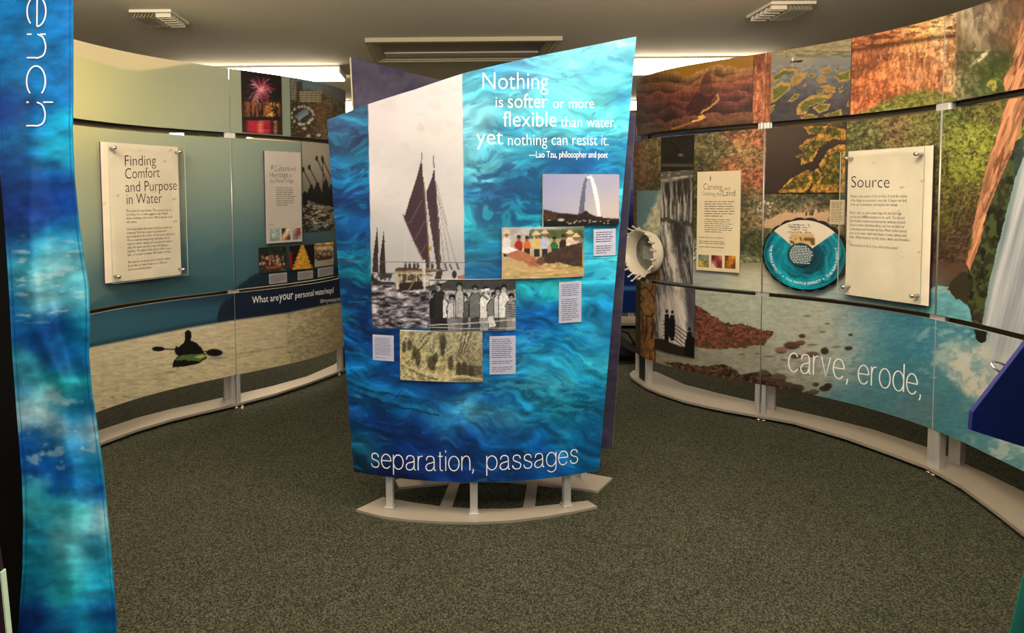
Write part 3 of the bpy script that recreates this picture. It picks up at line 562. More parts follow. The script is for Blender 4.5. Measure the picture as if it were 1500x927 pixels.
    s.P((52, 44, 46), [(544, 400), (550, 408), (560, 413), (577, 413), (578, 417), (556, 417), (544, 413)]); s.spk((40, 34, 36), 3, 4, .5, 73, soft_box(X, Y, 544, 400, 577, 411, 1.5), .85)
    s.P((148, 126, 98), [(579, 396), (584, 393), (618, 394), (620, 399), (578, 400)]); s.P((90, 62, 48), [(578, 394), (583, 392), (618, 393), (618, 396), (580, 397)])
    s.P((176, 164, 140), [(580, 400), (619, 400), (619, 415), (581, 418)]); s.spk((60, 48, 42), 4, 6, .48, 75, s.poly([(583, 401), (619, 401), (619, 414), (584, 415)]), .85)
    for x in (582, 588, 596, 610, 619): s.ln((196, 184, 160), [(x, 399), (x, 415)], 1.2)
    s.P((46, 36, 36), [(580, 416), (600, 413), (640, 412), (632, 421), (600, 426), (582, 424)]); s.ln((214, 208, 200), [(621.5, 381), (622, 424)], 2); s.P((220, 216, 212), [(619, 410), (646, 410), (644, 416), (620, 420)], a=.8)
    s.P((200, 192, 186), [(580, 415), (584, 415), (585, 424), (581, 424)]); s.spk((120, 92, 50), 4, 5, .45, 77, soft_box(X, Y, 620, 394, 648, 404, 2), .9)
    for x in (594, 600, 607, 612, 626, 633): s.E((58, 48, 56), x, 390, 2.0, 4.5); s.E((70, 60, 60), x, 384.5, 1.2, 1.4)
    s.P((60, 46, 44), [(640, 396), (648, 398), (646, 410), (636, 410)]); s.ln((70, 60, 60), [(624, 398), (656, 396)], 1.6); s.E((40, 36, 40), 665.5, 402, 3.4, 6); s.P((150, 110, 90), [(670, 404), (681, 402), (682, 410), (670, 410)])
    s.ln((150, 120, 90), [(612, 402), (598, 426)], 1.6)
    lft = np.interp(Y, [108, 410, 482], [538.5, 543.7, 545.8]); rgt = np.interp(Y, [108, 400, 482], [677, 680.5, 682])
    k = ss(-.5, .5, X - lft) * (1 - ss(-.5, .5, X - rgt)) * (1 - ss(479.5, 481.5, Y + (X - 600) * .0))
    c.C = c.C * (1 - k[:, None]) + s.C * k[:, None]
    return c.C

# ------------------------------------------------------------------ inks of the mounted photographs
def ph_fireworks(X, Y):
    c = CV(X, Y, (24, 14, 14)); rnd = random.Random(5)
    c.put(ss(140, 200, Y), (60, 30, 16), .5)
    for k in range(120):
        a = rnd.random() * 6.283; r = rnd.uniform(6, 24) * (1.15 if math.sin(a) < 0 else 1); cx, cy = 382 + math.cos(a) * r * .8, 131 + math.sin(a) * r
        q = [(230, 120, 150), (200, 50, 90), (150, 30, 50), (240, 200, 210)][rnd.randrange(4)]
        c.ln(q, [(382 + math.cos(a) * 2, 131 + math.sin(a) * 2), (382 + math.cos(a) * r * .5, 131 + math.sin(a) * r * .55 - 1), (cx, cy + r * .15)], .8, .62)
    c.E((250, 190, 200), 382, 131, 4, 4, .8, .8)
    c.spk((150, 70, 90), 4, 3, .6, 7, c.ell(378, 140, 18, 22, .4), .4)
    b = soft_box(X, Y, 356, 150, 410, 174, 3)
    c.put(b * ss(.38, .6, fbm(X / 3.2, Y / 18, 8)), (176, 104, 50), .8); c.spk((244, 196, 110), 2, 3, .64, 9, soft_box(X, Y, 388, 150, 408, 178, 3), .9); c.put(soft_box(X, Y, 358, 148, 376, 166, 4), (160, 90, 60), .35)
    c.put(soft_box(X, Y, 354, 171, 410, 176, 1), (10, 8, 8), .9); w = ss(175, 178, Y); c.put(w, (52, 20, 20)); c.put(w * soft_box(X, Y, 362, 170, 396, 210, 4), (180, 30, 52), .9)
    c.put(w * soft_box(X, Y, 378, 170, 386, 210, 3), (216, 150, 120), .6); c.put(w * soft_box(X, Y, 401, 174, 406, 210, 1.5), (190, 140, 80), .6); c.tex(.5, 10, 1.6, 6, mask=w)
    return c.C
def ph_city(X, Y):
    c = CV(X, Y); h = np.interp(X, [420, 450, 470, 505], [134, 130, 136, 152])
    c.cp('430 112 108 124 136,460 120 100 116 128,500 135 84 100 112,430 150 70 62 40,440 180 62 54 36,480 160 110 84 48,470 180 96 74 44,490 190 90 66 36,500 160 96 76 44', 14)
    g = ss(-1, 1, Y - h); c.spk((34, 30, 20), 3, 2.6, .48, 4, g, .65); c.spk((176, 140, 86), 2, 2, .7, 5, g, .6); c.put(g * soft_box(X, Y, 462, 145, 482, 200, 8), (150, 106, 60), .3)
    for x0, y0, x1, y1, q in ((425, 116, 435, 146, (130, 122, 110)), (434, 119, 443, 142, (70, 64, 60)), (439, 134, 471, 150, (160, 148, 118)), (466, 128, 470, 142, (170, 140, 90)), (482, 136, 485, 150, (120, 100, 70))):
        k = c.box(x0, y0, x1, y1); c.put(k, q); c.put(k * (np.sin(Y * 1.9) > .2), (60, 54, 46), .6)
    c.P((120, 136, 150), [(431, 170), (447, 159), (453, 166), (438, 177)]); c.P((80, 96, 116), [(431, 170), (447, 159), (449, 162), (434, 173)], a=.6)
    for a in range(16): t = a * .5 - 1.6; c.E((196, 190, 178), 443 + 16 * math.cos(t), 169 + 13 * math.sin(t), 1.6, 2.2, .3, .85)
    for x, y in ((441, 182), (446, 188), (452, 180), (455, 176), (467, 198), (452, 199)): c.E((206, 204, 200), x, y, 3, 2.2, .3, .8)
    return c.C
def ph_rowers(X, Y):
    c = CV(X, Y); c.cp('450 220 160 154 140,470 240 148 142 128,450 280 128 122 108,475 290 104 98 86,455 310 96 90 78,470 330 110 104 92', 20)
    hz = ss(-2, 2, Y - np.interp(X, [443, 455, 470, 490], [280, 282, 284, 280])); c.put(hz, (120, 114, 100)); c.spk((24, 22, 20), 6, 2.8, .47, 3, hz, .85); c.spk((206, 200, 184), 4, 1.8, .66, 5, hz, .8)
    for x0, y0, x1, y1 in ((444, 248, 462, 284), (453, 245, 471, 281), (464, 232, 480, 268), (472, 232, 486, 262), (473, 235, 473, 274)):
        c.ln((16, 14, 14), [(x0, y0), (x1, y1)], 1.3); c.E((14, 12, 12), x0, y0, 1.8, 4.2)
    for x, y in ((446, 283), (456, 273), (465, 270), (477, 266), (486, 272)): c.E((14, 13, 13), x, y, 2.4, 3.2); c.E((14, 13, 13), x, y + 10, 4.8, 9.5)
    c.P((14, 13, 13), [(443, 283), (500, 280), (500, 306), (478, 302), (460, 296), (443, 290)], 2, 5); c.put(ss(330, 340, Y), (20, 40, 44), .5); return c.C
def ph_boatcrowd(X, Y):
    c = CV(X, Y, (30, 34, 24)); c.tex(.6, 4, 4, 3); c.spk((76, 86, 60), 4, 4, .6, 4, (Y < 372) * 1., .6); c.put(ss(388, 392, Y), (40, 44, 34)); rnd = random.Random(8)
    for k in range(60): c.E(rnd.choice([(190, 170, 150), (170, 60, 50), (200, 190, 190), (150, 110, 60), (90, 60, 60), (60, 80, 110)]), rnd.uniform(381, 418), rnd.uniform(374, 389), 1.2, 2, .3, .9)
    c.P((150, 60, 48), [(388, 390), (414, 388), (412, 392), (392, 394)]); c.spk((120, 120, 96), 6, 1.6, .6, 6, ss(391, 393, Y), .6); return c.C
def ph_gold(X, Y):
    c = CV(X, Y, (18, 14, 14)); c.put(soft_box(X, Y, 424, 368, 428, 392, 1.5), (140, 24, 20), .9)
    for k in range(7):
        w = 3 + k * 2.3; y = 358 + k * 5.2; c.P((196, 140, 40), [(443 - w, y + 5), (443 - w * .6, y), (443 + w * .6, y), (443 + w, y + 5)]); c.ln((110, 66, 14), [(443 - w, y + 5), (443, y + 7), (443 + w, y + 5)], 1.1, .9)
    c.spk((236, 196, 90), 2.5, 1.6, .6, 5, c.poly([(443, 356), (459, 393), (427, 396)]), .6); return c.C
def ph_riverboat(X, Y):
    c = CV(X, Y, (150, 146, 130)); c.put(c.box(455, 350, 500, 366), (190, 170, 130)); c.ln((150, 96, 40), [(460, 360), (500, 358)], 3, 1, 1, 3); c.ln((190, 120, 40), [(460, 355), (500, 354)], 2, .8, 1, 2)
    c.put(c.box(455, 366, 500, 377), (110, 100, 84)); c.tex(.5, 3, 3, 4, mask=c.box(455, 350, 500, 380)); rnd = random.Random(3)
    for k in range(26): c.E(rnd.choice([(200, 190, 180), (120, 40, 36), (30, 28, 28)]), rnd.uniform(462, 485), rnd.uniform(371, 378), 1.1, 1.8, .3, .9)
    c.P((70, 40, 34), [(462, 378), (487, 374), (487, 379), (466, 382)]); c.tex(.12, 8, 2, 5, mask=ss(381, 383, Y)); return c.C
def ph_canyon(X, Y):
    c = CV(X, Y); c.cp('940 122 120 84 20,1000 104 150 108 26,1060 94 164 118 34,1100 86 172 124 40,1000 118 130 88 30,1060 106 122 80 40,1095 100 104 62 40,'
         '950 150 66 44 26,940 180 54 36 22,980 140 84 56 32,1010 130 80 50 34,1040 118 76 42 32,1080 112 104 54 38,1095 130 72 38 30,1060 135 108 66 44,1020 160 42 24 22,1040 150 50 26 24,1000 170 44 28 22,1080 150 54 30 26,1060 165 66 40 34,1090 165 42 28 24,980 188 54 36 22,1030 185 76 44 34,1060 178 78 46 38,1090 180 44 32 18', 13, 7, 14, 4)
    rim = np.interp(X, [932, 960, 985, 1010, 1030, 1045, 1060, 1102], [118, 116, 114, 112, 106, 102, 104, 99]); b = ss(0, 6, Y - rim - 5 * (fbm(X / 5, X * 0, 2) - .5)); c.put(1 - ss(-3, 8, Y - rim), (158, 114, 30), .7)
    rd = [(0, 10, (134, 96, 56)), (7, 8, (126, 80, 50)), (20, 11, (124, 70, 54)), (33, 12, (98, 54, 48)), (47, 14, (86, 48, 44)), (62, 14, (96, 58, 44)), (76, 10, (84, 54, 38))]
    for k, (dy, am, q) in enumerate(rd):
        y0 = rim + dy * (1 if k < 2 else .93) + am * 2 * (fbm(X / 24 + k * 7, X * 0 + k, 30 + k, 4) - .5) - (6 if k == 0 else 0) + (k > 3) * (X < 1000) * 2; mk = ss(-.8, .8, Y - y0)
        sh = (1.28 - .62 * ss(0, 17, Y - y0)) * (1 + .55 * (fbm(X / 2.6, Y / 8, 40 + k, 4) - .5)) * (1 + .5 * (fbm(X / 30, Y / 1.7, 50 + k, 3) - .5)) * (.74 + .3 * ss(940, 1060, X))
        C2 = np.clip(np.array(q, float) * sh[:, None], 0, 255); c.C = c.C * (1 - mk[:, None]) + C2 * mk[:, None]
    c.P((62, 34, 34), [(1010, 142), (1016, 136), (1022, 136), (1030, 112), (1034, 106), (1040, 105), (1042, 122), (1050, 134), (1030, 142)], 2, 5, a=.5)
    c.P((46, 24, 26), [(1005, 156), (1018, 140), (1026, 137), (1038, 142), (1050, 136), (1040, 152), (1020, 160), (1006, 165)], 2, 5, a=.7)
    riv = (204, 152, 82)
    c.ln(riv, [(1051, 139), (1053, 146), (1046, 152), (1038, 158), (1030, 163), (1027, 166)], 2.6, .9, 1.2, 5); c.P((226, 168, 84), [(1022, 170), (1030, 168), (1034, 172), (1026, 176), (1014, 180), (1012, 178), (1024, 174)], 1, 4)
    c.ln((150, 106, 54), [(1012, 180), (1000, 184), (985, 188)], 3, .9, 1.5, 5); return c.C
def delta(c, seed):
    pass
def ph_delta_up(X, Y):
    c = CV(X, Y); c.cp('1135 85 156 140 110,1180 78 168 152 120,1240 65 170 156 124,1135 95 120 124 122,1200 92 128 132 132,1240 84 130 130 128,1150 110 108 110 112,1200 105 112 114 116,1240 100 112 112 112,1180 130 78 76 84,1230 130 80 78 84,1150 160 60 54 60,1190 160 54 48 56,1240 165 62 58 66', 14)
    c.put((1 - ss(-1, 2, Y - np.interp(X, [1129, 1160, 1200, 1247], [80, 82, 83, 76]))) * 1., (166, 150, 116)); c.put(soft_box(X, Y, 1150, 74, 1260, 84, 2) * ss(.4, .6, fbm(X / 10, Y / 2, 4)), (84, 88, 50), .7); c.spk((110, 106, 70), 8, 2, .5, 5, (Y < 82) * 1., .5)
    c.P((34, 26, 26), [(1157, 89), (1176, 88), (1175, 91), (1159, 92)]); c.put(c.box(1160, 84, 1163, 90), (210, 200, 190)); c.put(c.box(1160, 92, 1162, 101), (170, 160, 150), .7)
    G, B = (92, 98, 32), (168, 130, 68)
    isl = [[(1129, 112), (1150, 100), (1172, 101), (1168, 106), (1150, 108), (1140, 118), (1129, 122)], [(1129, 128), (1145, 120), (1158, 122), (1158, 130), (1146, 140), (1138, 148), (1129, 152)],
           [(1158, 116), (1166, 108), (1183, 106), (1178, 114), (1168, 124), (1160, 127)], [(1154, 149), (1164, 138), (1172, 137), (1170, 143), (1160, 149)], [(1195, 118), (1202, 110), (1210, 112), (1211, 120), (1200, 122)],
           [(1201, 102), (1212, 99), (1220, 100), (1216, 107), (1204, 108)], [(1200, 126), (1212, 124), (1224, 128), (1223, 136), (1210, 136), (1206, 131)], [(1166, 160), (1172, 150), (1188, 140), (1220, 138), (1220, 142), (1205, 150), (1184, 156), (1180, 168), (1168, 168)],
           [(1190, 158), (1200, 152), (1216, 152), (1214, 160), (1200, 166)], [(1206, 168), (1220, 164), (1232, 160), (1234, 168), (1226, 171), (1210, 172)], [(1173, 172), (1184, 166), (1198, 170), (1196, 174), (1174, 175)],
           [(1220, 112), (1232, 106), (1247, 103), (1247, 118), (1230, 120)], [(1229, 130), (1234, 127), (1235, 134), (1230, 136)], [(1240, 150), (1245, 146), (1246, 156), (1241, 156)], [(1195, 134), (1206, 132), (1207, 138), (1198, 138)], [(1129, 155), (1136, 153), (1134, 162), (1129, 168)], [(1223, 99), (1232, 98), (1230, 102), (1224, 103)], [(1183, 110), (1194, 108), (1194, 113), (1184, 113)], [(1176, 124), (1181, 122), (1181, 127), (1177, 127)]]
    for k, p in enumerate(isl):
        m = c.poly(p, 1.6, 5, k); c.put(m, B); q = np.array(p).mean(0); m2 = c.poly([(q[0] + (a - q[0]) * .74, q[1] + (b - q[1]) * .66) for a, b in p], 1.6, 4, k + 3); c.put(m2, G if k not in (2, 4, 6, 5) else (150, 120, 56))
    c.tex(.25, 5, 3, 9, mask=(Y > 95) * 1.); return c.C
def ph_delta_mid(X, Y):
    c = CV(X, Y); c.cp('1130 200 70 52 40,1160 210 66 48 38,1130 260 46 32 26,1180 250 34 24 20,1230 200 54 42 32,1200 230 34 26 20,1150 240 50 36 28', 20)
    G, B = (74, 72, 18), (160, 116, 46)
    isl = [[(1176, 186), (1190, 184), (1215, 184), (1239, 190), (1239, 206), (1225, 204), (1205, 198), (1185, 196)], [(1170, 216), (1182, 204), (1200, 198), (1222, 202), (1200, 216), (1195, 226), (1190, 236), (1174, 242), (1172, 232), (1176, 222)],
           [(1166, 228), (1172, 226), (1172, 230), (1167, 231)], [(1140, 280), (1158, 262), (1175, 252), (1186, 250), (1190, 266), (1180, 282), (1140, 282)], [(1200, 240), (1214, 220), (1228, 212), (1239, 212), (1239, 282), (1186, 282), (1194, 262), (1204, 252)], [(1186, 252), (1200, 246), (1204, 262), (1192, 276)], [(1210, 180), (1230, 178), (1236, 184), (1220, 184)]]
    for k, p in enumerate(isl):
        m = c.poly(p, 2, 5, k); c.put(m, B); q = np.array(p).mean(0); c.put(c.poly([(q[0] + (a - q[0]) * .78, q[1] + (b - q[1]) * .7) for a, b in p], 2, 5, k + 2), G)
        c.tex(.7, 4, 4, 12, mask=m); c.spk((190, 136, 48), 4, 5, .6, 14, m, .6); c.spk((30, 26, 8), 4, 4, .6, 15, m, .5)
    return c.C
def ph_falls(X, Y):
    c = CV(X, Y, (24, 20, 14)); c.tex(.6, 6, 5, 3); c.E((120, 112, 100), 997, 227, 4, 2.4, .5, .8); c.ln((60, 54, 40), [(985, 205), (996, 214), (1000, 224)], 1.2, .6, 2, 4); c.put(soft_box(X, Y, 968, 240, 1016, 244, 1.5), (96, 88, 72), .7)
    w = ss(-1, 1, Y - np.interp(X, [968, 990, 1016], [252, 251, 249])); c.put(w, (120, 114, 106)); c.put(w * (Y < 262), (86, 80, 74)); c.spk((196, 190, 180), 10, 2, .55, 5, w * (Y < 264), .7)
    e = w * ss(0, 4, Y - np.interp(X, [968, 985, 1005, 1016], [267, 264, 259, 257]))
    a = ss(.40, .66, fbm(X / 2.3, Y / 34, 9, 4)) * (.35 + .65 * ss(257, 300, Y)); c.put(e, (42, 38, 36)); c.put(e * a * (Y < 326), (206, 200, 192), .9); c.put(e * soft_box(X, Y, 966, 300, 1020, 320, 5), (150, 144, 140), .35)
    rim = np.interp(X, [966, 980, 1000, 1018], [318, 320, 324, 326]) + 3 * (fbm(X / 4, Y * 0, 3) - .5); lo = e * ss(-1, 1.5, Y - rim); c.put(lo, (44, 42, 42)); c.put(lo * ss(.5, .6, fbm(X / 3, Y / 2, 6)) * (Y < rim + 9), (104, 102, 84), .7)
    q = X - .14 * (Y - 330); n = .6 * fbm(q / 2.1, Y / 16, 12, 4) + .4 * fbm(q / 5, Y / 30, 13, 3); f2 = lo * ss(3, 9, Y - rim)
    c.put(f2 * ss(.42, .62, n), (150, 146, 146), .8); band = np.exp(-((q - 974 - np.clip((Y - 330) * .06, 0, 8)) / (7 + (Y - 330) * .07).clip(4)) ** 2); c.put(f2 * band * (.55 + .45 * ss(.4, .6, n)), (220, 214, 208), .85)
    c.put(f2 * ss(.5, .62, fbm(q / 8, Y / 40, 15, 3)) * ss(986, 1000, X - (Y - 330) * .1), (56, 54, 62), .75)
    c.put(ss(416, 440, Y) * soft_box(X, Y, 966, 400, 1001, 520, 9), (206, 196, 190), .65); c.put(ss(410, 422, Y) * ss(1001, 1010, X - (Y - 420) * .05), (62, 62, 74), .8)
    c.put(ss(-1, 1, Y - np.interp(X, [970, 978, 1000, 1018], [496, 500, 508, 518])), (36, 28, 26))
    for k in range(5): c.ln((16, 14, 14), [(972 + 0, 470 + k * 5.2), (990, 476 + k * 5.6), (1006, 488 + k * 6), (1018, 496 + k * 6)], 1.2)
    for x, y, h in ((977, 456, 44), (985, 457, 42), (1010, 482, 40)): c.E((12, 11, 12), x, y, 2.2, 2.8); c.P((12, 11, 12), [(x - 3.2, y + 4), (x + 3.2, y + 4), (x + 4, y + 18), (x + 3, y + h), (x - 3.5, y + h), (x - 4.2, y + 18)])
    c.P((12, 11, 12), [(1004, 496), (1018, 494), (1018, 524), (1001, 520)], 1, 4); return c.C
def ph_sky(X, Y):
    c = CV(X, Y, (88, 122, 134)); c.put(ss(335, 345, Y), (70, 96, 106), .6)
    n = ss(-4, 6, X - np.interp(Y, [278, 290, 300, 320, 340], [966, 962, 956, 948, 938]) + 8 * (fbm(X / 5, Y / 5, 4) - .5)) * (1 - ss(335, 350, Y - (X - 950) * .3)); c.put(n, (176, 172, 150)); c.tex(.3, 5, 5, 6, mask=n); c.spk((80, 110, 130), 5, 5, .6, 7, (Y > 330) * 1., .5); return c.C
def ph_group(X, Y):
    c = CV(X, Y, (150, 150, 150)); c.put(1 - ss(424, 428, Y), (60, 60, 60)); c.P((190, 190, 192), [(629, 409), (660, 409), (650, 414), (629, 418)]); c.put((Y < 411) * 1., (36, 36, 36), .8); c.spk((206, 206, 206), 9, 2.5, .5, 3, soft_box(X, Y, 630, 424, 760, 440, 2), .7); c.spk((96, 96, 96), 8, 3, .6, 4, ss(425, 430, Y), .6)
    P = [(636, 432, 12, 30, 44), (647, 433, 16, 224, 30), (642, 421, 10, 40, 34), (662, 438, 11, 206, 130), (674, 430, 15, 222, 120), (681, 436, 9, 90, 60), (673, 420, 9, 176, 110), (696, 424, 13, 110, 60), (711, 426, 13, 226, 150), (724, 434, 16, 120, 24), (729, 427, 8, 200, 60), (738, 423, 12, 222, 100), (749, 436, 13, 150, 150)]
    for k, (x, y, w, top, leg) in enumerate(P):
        c.P((leg,) * 3, [(x - w * .5, 460), (x + w * .5, 460), (x + w * .55, 484), (x - w * .55, 484)]); c.P((24, 24, 24), [(x - w * .3 - 1, y + 4), (x + w * .3 + 1, y + 4), (x + w * .62 + 1.4, y + 12), (x + w * .56 + 1.4, 465), (x - w * .56 - 1.4, 465), (x - w * .62 - 1.4, y + 12)]); c.P((top,) * 3, [(x - w * .28, y + 5), (x + w * .28, y + 5), (x + w * .62, y + 12), (x + w * .56, 465), (x - w * .56, 465), (x - w * .62, y + 12)], .8, 4, k)
        c.E((16, 16, 16), x, y - 2.2, 4.6, 5.0); c.E((158 + 12 * (k % 3),) * 3, x, y + 1.6, 3.1, 4.0); c.ln((40, 40, 40), [(x - 1.6, y + .4), (x + 1.6, y + .4)], .8, .7)
    for a in ([(714, 438), (706, 432), (712, 424)], [(640, 424), (638, 416), (644, 410)]): c.ln((96, 96, 96), a, 3.2)
    c.P((236, 236, 236), [(704, 424), (718, 422), (716, 426), (706, 428)]); c.P((210, 210, 210), [(715, 464), (722, 462), (727, 478), (716, 480)])
    for k in range(6): c.ln((30, 30, 30), [(743, 446 + k * 3.4), (755, 447 + k * 3.4)], 1.2)
    c.ln((210, 210, 210), [(629, 476), (680, 474), (754, 468)], 1.2); c.ln((190, 190, 190), [(629, 479), (680, 481), (754, 480)], 1); c.tex(.22, 2.4, 3, 9); return c.C
def ph_arch(X, Y):
    c = CV(X, Y); c.cp('800 260 140 144 184,850 270 150 154 190,895 265 154 156 188,800 300 164 164 194,850 310 176 174 192,895 310 188 180 182,890 318 200 186 176', 22)
    a, b = 863, 865
    def arm(t, k): return 0
    # legs: left shaded slab, right pale ribbon, meeting at the crown
    c.P((232, 230, 234), [(861, 257), (864, 256.5), (869, 261), (874, 276), (878, 296), (880, 318), (876, 318), (872, 296), (868, 276), (865, 263), (862, 260)])
    c.P((96, 98, 124), [(861, 257), (864, 257.5), (858.5, 268), (857, 290), (856, 314), (847, 314), (850, 292), (854, 270), (857, 261)]); c.P((214, 214, 220), [(860, 258.5), (865, 257), (867, 260), (862, 261.5), (859.5, 263)])
    t = ss(-1, 1, Y - np.interp(X, [794, 800, 812, 830, 845, 852, 858, 864, 875, 885, 904], [306, 307, 311, 313, 314, 313, 308, 313, 317, 319, 320]) + 3 * (fbm(X / 3, Y / 3, 5) - .5)); c.put(t, (44, 34, 32)); c.put(t * (X < 815) * (Y < 322), (74, 52, 36), .8); c.put(ss(324, 325, Y), (24, 28, 22)); c.tex(.5, 3, 3, 7, mask=t)
    rnd = random.Random(2)
    for k in range(24): c.E((200, 196, 180), rnd.uniform(800, 895), rnd.uniform(322.5, 324.8) + (2.5 if k % 3 == 0 else 0), 1.3, .8, .3, .8)
    c.E((220, 216, 200), 822, 322, 5, 2, .4, .8); return c.C
def ph_hands(X, Y):
    c = CV(X, Y); c.cp('740 338 150 160 190,790 336 186 190 206,850 336 110 120 110,740 360 200 176 130,800 375 190 160 108,740 395 190 166 118,800 398 196 170 118,850 400 190 162 110', 20)
    tr = ss(-1, 2, 350 - Y + 0 * X) * ss(.3, .55, fbm(X / 8, Y / 6, 3) + .25 * soft_box(X, Y, 800, 330, 856, 352, 6)) * ss(334, 338, Y); c.put(tr * (X > 775), (70, 84, 50), .9); c.tex(.3, 4, 4, 5, mask=tr)
    P = [(742, 343, (216, 214, 210), 1), (760, 348, (168, 40, 38), 0), (772, 349, (206, 104, 50), 0), (786, 345, (206, 180, 110), 1), (798, 343, (180, 186, 206), 1), (812, 350, (40, 120, 64), 0), (825, 347, (52, 36, 34), 0), (835, 343, (216, 196, 176), 1), (844, 348, (206, 170, 160), 1)]
    for k, (x, y, q, hat) in enumerate(P):
        c.P((40, 44, 56), [(x - 4.5, 360), (x + 4.5, 360), (x + 4, 376), (x - 4, 376)]); c.P(q, [(x - 3, y + 4), (x + 3, y + 4), (x + 6, y + 9), (x + 5.5, 364), (x - 5.5, 364), (x - 6, y + 9)], .7, 4, k); c.E((140, 92, 66), x, y + 1, 2.6, 3.6)
        if hat: c.E((216, 198, 156), x, y - 2.2, 6, 1.6); c.E((206, 188, 146), x, y - 4, 3.4, 2.6)
        else: c.E((40, 26, 22), x, y - 1.6, 3, 2.2)
    c.put(ss(-1, 1, Y - 376) * 1., (192, 166, 116), .0)
    c.P((176, 112, 80), [(741, 366), (756, 364), (772, 371), (784, 377), (792, 382), (796, 388), (788, 391), (776, 390), (766, 383), (750, 379), (742, 374)], 1, 5); c.P((226, 226, 226), [(735, 362), (748, 362), (757, 366), (744, 372), (735, 370)], 1, 4)
    c.P((110, 76, 60), [(788, 378), (800, 374), (804, 384), (792, 388), (786, 384)], 1, 4); c.P((70, 54, 48), [(796, 374), (812, 366), (830, 360), (853, 355), (853, 391), (835, 389), (818, 384), (802, 386), (798, 382)], 1, 6); c.tex(.35, 3, 3, 9, mask=c.box(796, 355, 853, 392))
    c.ln((96, 54, 40), [(776, 384), (784, 388)], .8, .8); c.ln((96, 54, 40), [(779, 380), (788, 386)], .8, .8); c.ln((230, 236, 240), [(748, 364), (758, 366)], 1.6)
    w = ss(390, 392, Y); c.tex(.25, 12, 2, 11, mask=w); c.tex(.1, 5, 3, 13); return c.C
def ph_etching(X, Y):
    c = CV(X, Y); c.cp('600 495 186 180 142,640 490 176 170 138,690 490 192 186 150,600 520 208 198 152,640 520 186 178 140,690 520 156 148 116,600 545 200 190 144,640 545 214 204 154,690 545 150 142 112', 16)
    for p, q in (([(587, 520), (620, 508), (650, 530), (668, 548), (640, 552), (610, 540), (587, 534)], (206, 194, 140)), ([(640, 528), (665, 524), (672, 545), (655, 549)], (200, 188, 134))): c.P(q, p, 2, 6, a=.8)
    c.spk((92, 86, 62), 5, 4, .6, 3, None, .45); c.spk((60, 54, 40), 2.2, 2.2, .66, 4, None, .5)
    for x, y, w, h in ((592, 508, 3, 11), (600, 506, 4, 10), (607, 516, 3, 12), (612, 524, 4, 16), (632, 532, 6, 14), (638, 524, 4, 9), (660, 532, 4, 14), (672, 540, 4, 12), (680, 540, 4, 14), (690, 544, 4, 12), (648, 512, 3, 12), (649, 500, 5, 14)): c.E((48, 44, 32), x, y, w, h * .8, .3, .75)
    for p in ([(616, 500), (622, 492), (634, 486)], [(587, 535), (620, 550), (640, 556)], [(678, 484), (672, 520)], [(684, 484), (674, 524)], [(690, 486), (678, 520)], [(625, 500), (606, 520), (598, 530)], [(650, 494), (650, 522)]): c.ln((58, 52, 38), p, 1.3, .8, 1.5, 5)
    c.P((66, 60, 44), [(668, 534), (706, 536), (706, 548), (690, 552), (668, 548)], 2, 4, a=.6); c.ln((214, 200, 150), [(640, 552), (680, 551), (706, 556)], 3, .9, 1, 5); c.tex(.3, 2.5, 2.5, 8); return c.C
def ph_swatch(kind, x0, y0, w, h):
    def f(X, Y):
        c = CV(X, Y); x = (X - x0) / w; y = (Y - y0) / h; c.X, c.Y = x * 100, y * 100
        if kind == 0: c.cp('20 20 90 120 140,80 20 100 130 150,20 80 190 160 70,70 70 90 90 50,50 60 170 130 60', 28)
        if kind == 1: c.cp('20 20 90 30 24,70 20 170 120 100,50 50 120 20 20,20 80 200 190 180,80 80 110 40 30', 22)
        if kind == 2: c.cp('20 20 110 60 20,60 20 200 130 40,50 60 220 150 50,20 80 120 70 20,80 80 90 50 20', 20)
        if kind == 3: c.cp('20 20 150 170 170,80 20 140 160 160,20 80 110 140 140,50 60 190 190 180,80 80 110 130 130', 25)
        if kind == 4: c.cp('20 20 30 24 20,50 50 230 225 210,60 70 180 120 60,80 80 60 30 30,80 20 200 190 180', 18)
        if kind == 5: c.cp('20 20 170 170 170,60 30 150 60 60,50 60 120 50 50,20 80 130 130 140,80 80 150 150 150', 20)
        c.tex(.5, 14, 12, kind + 3); return c.C
    return f
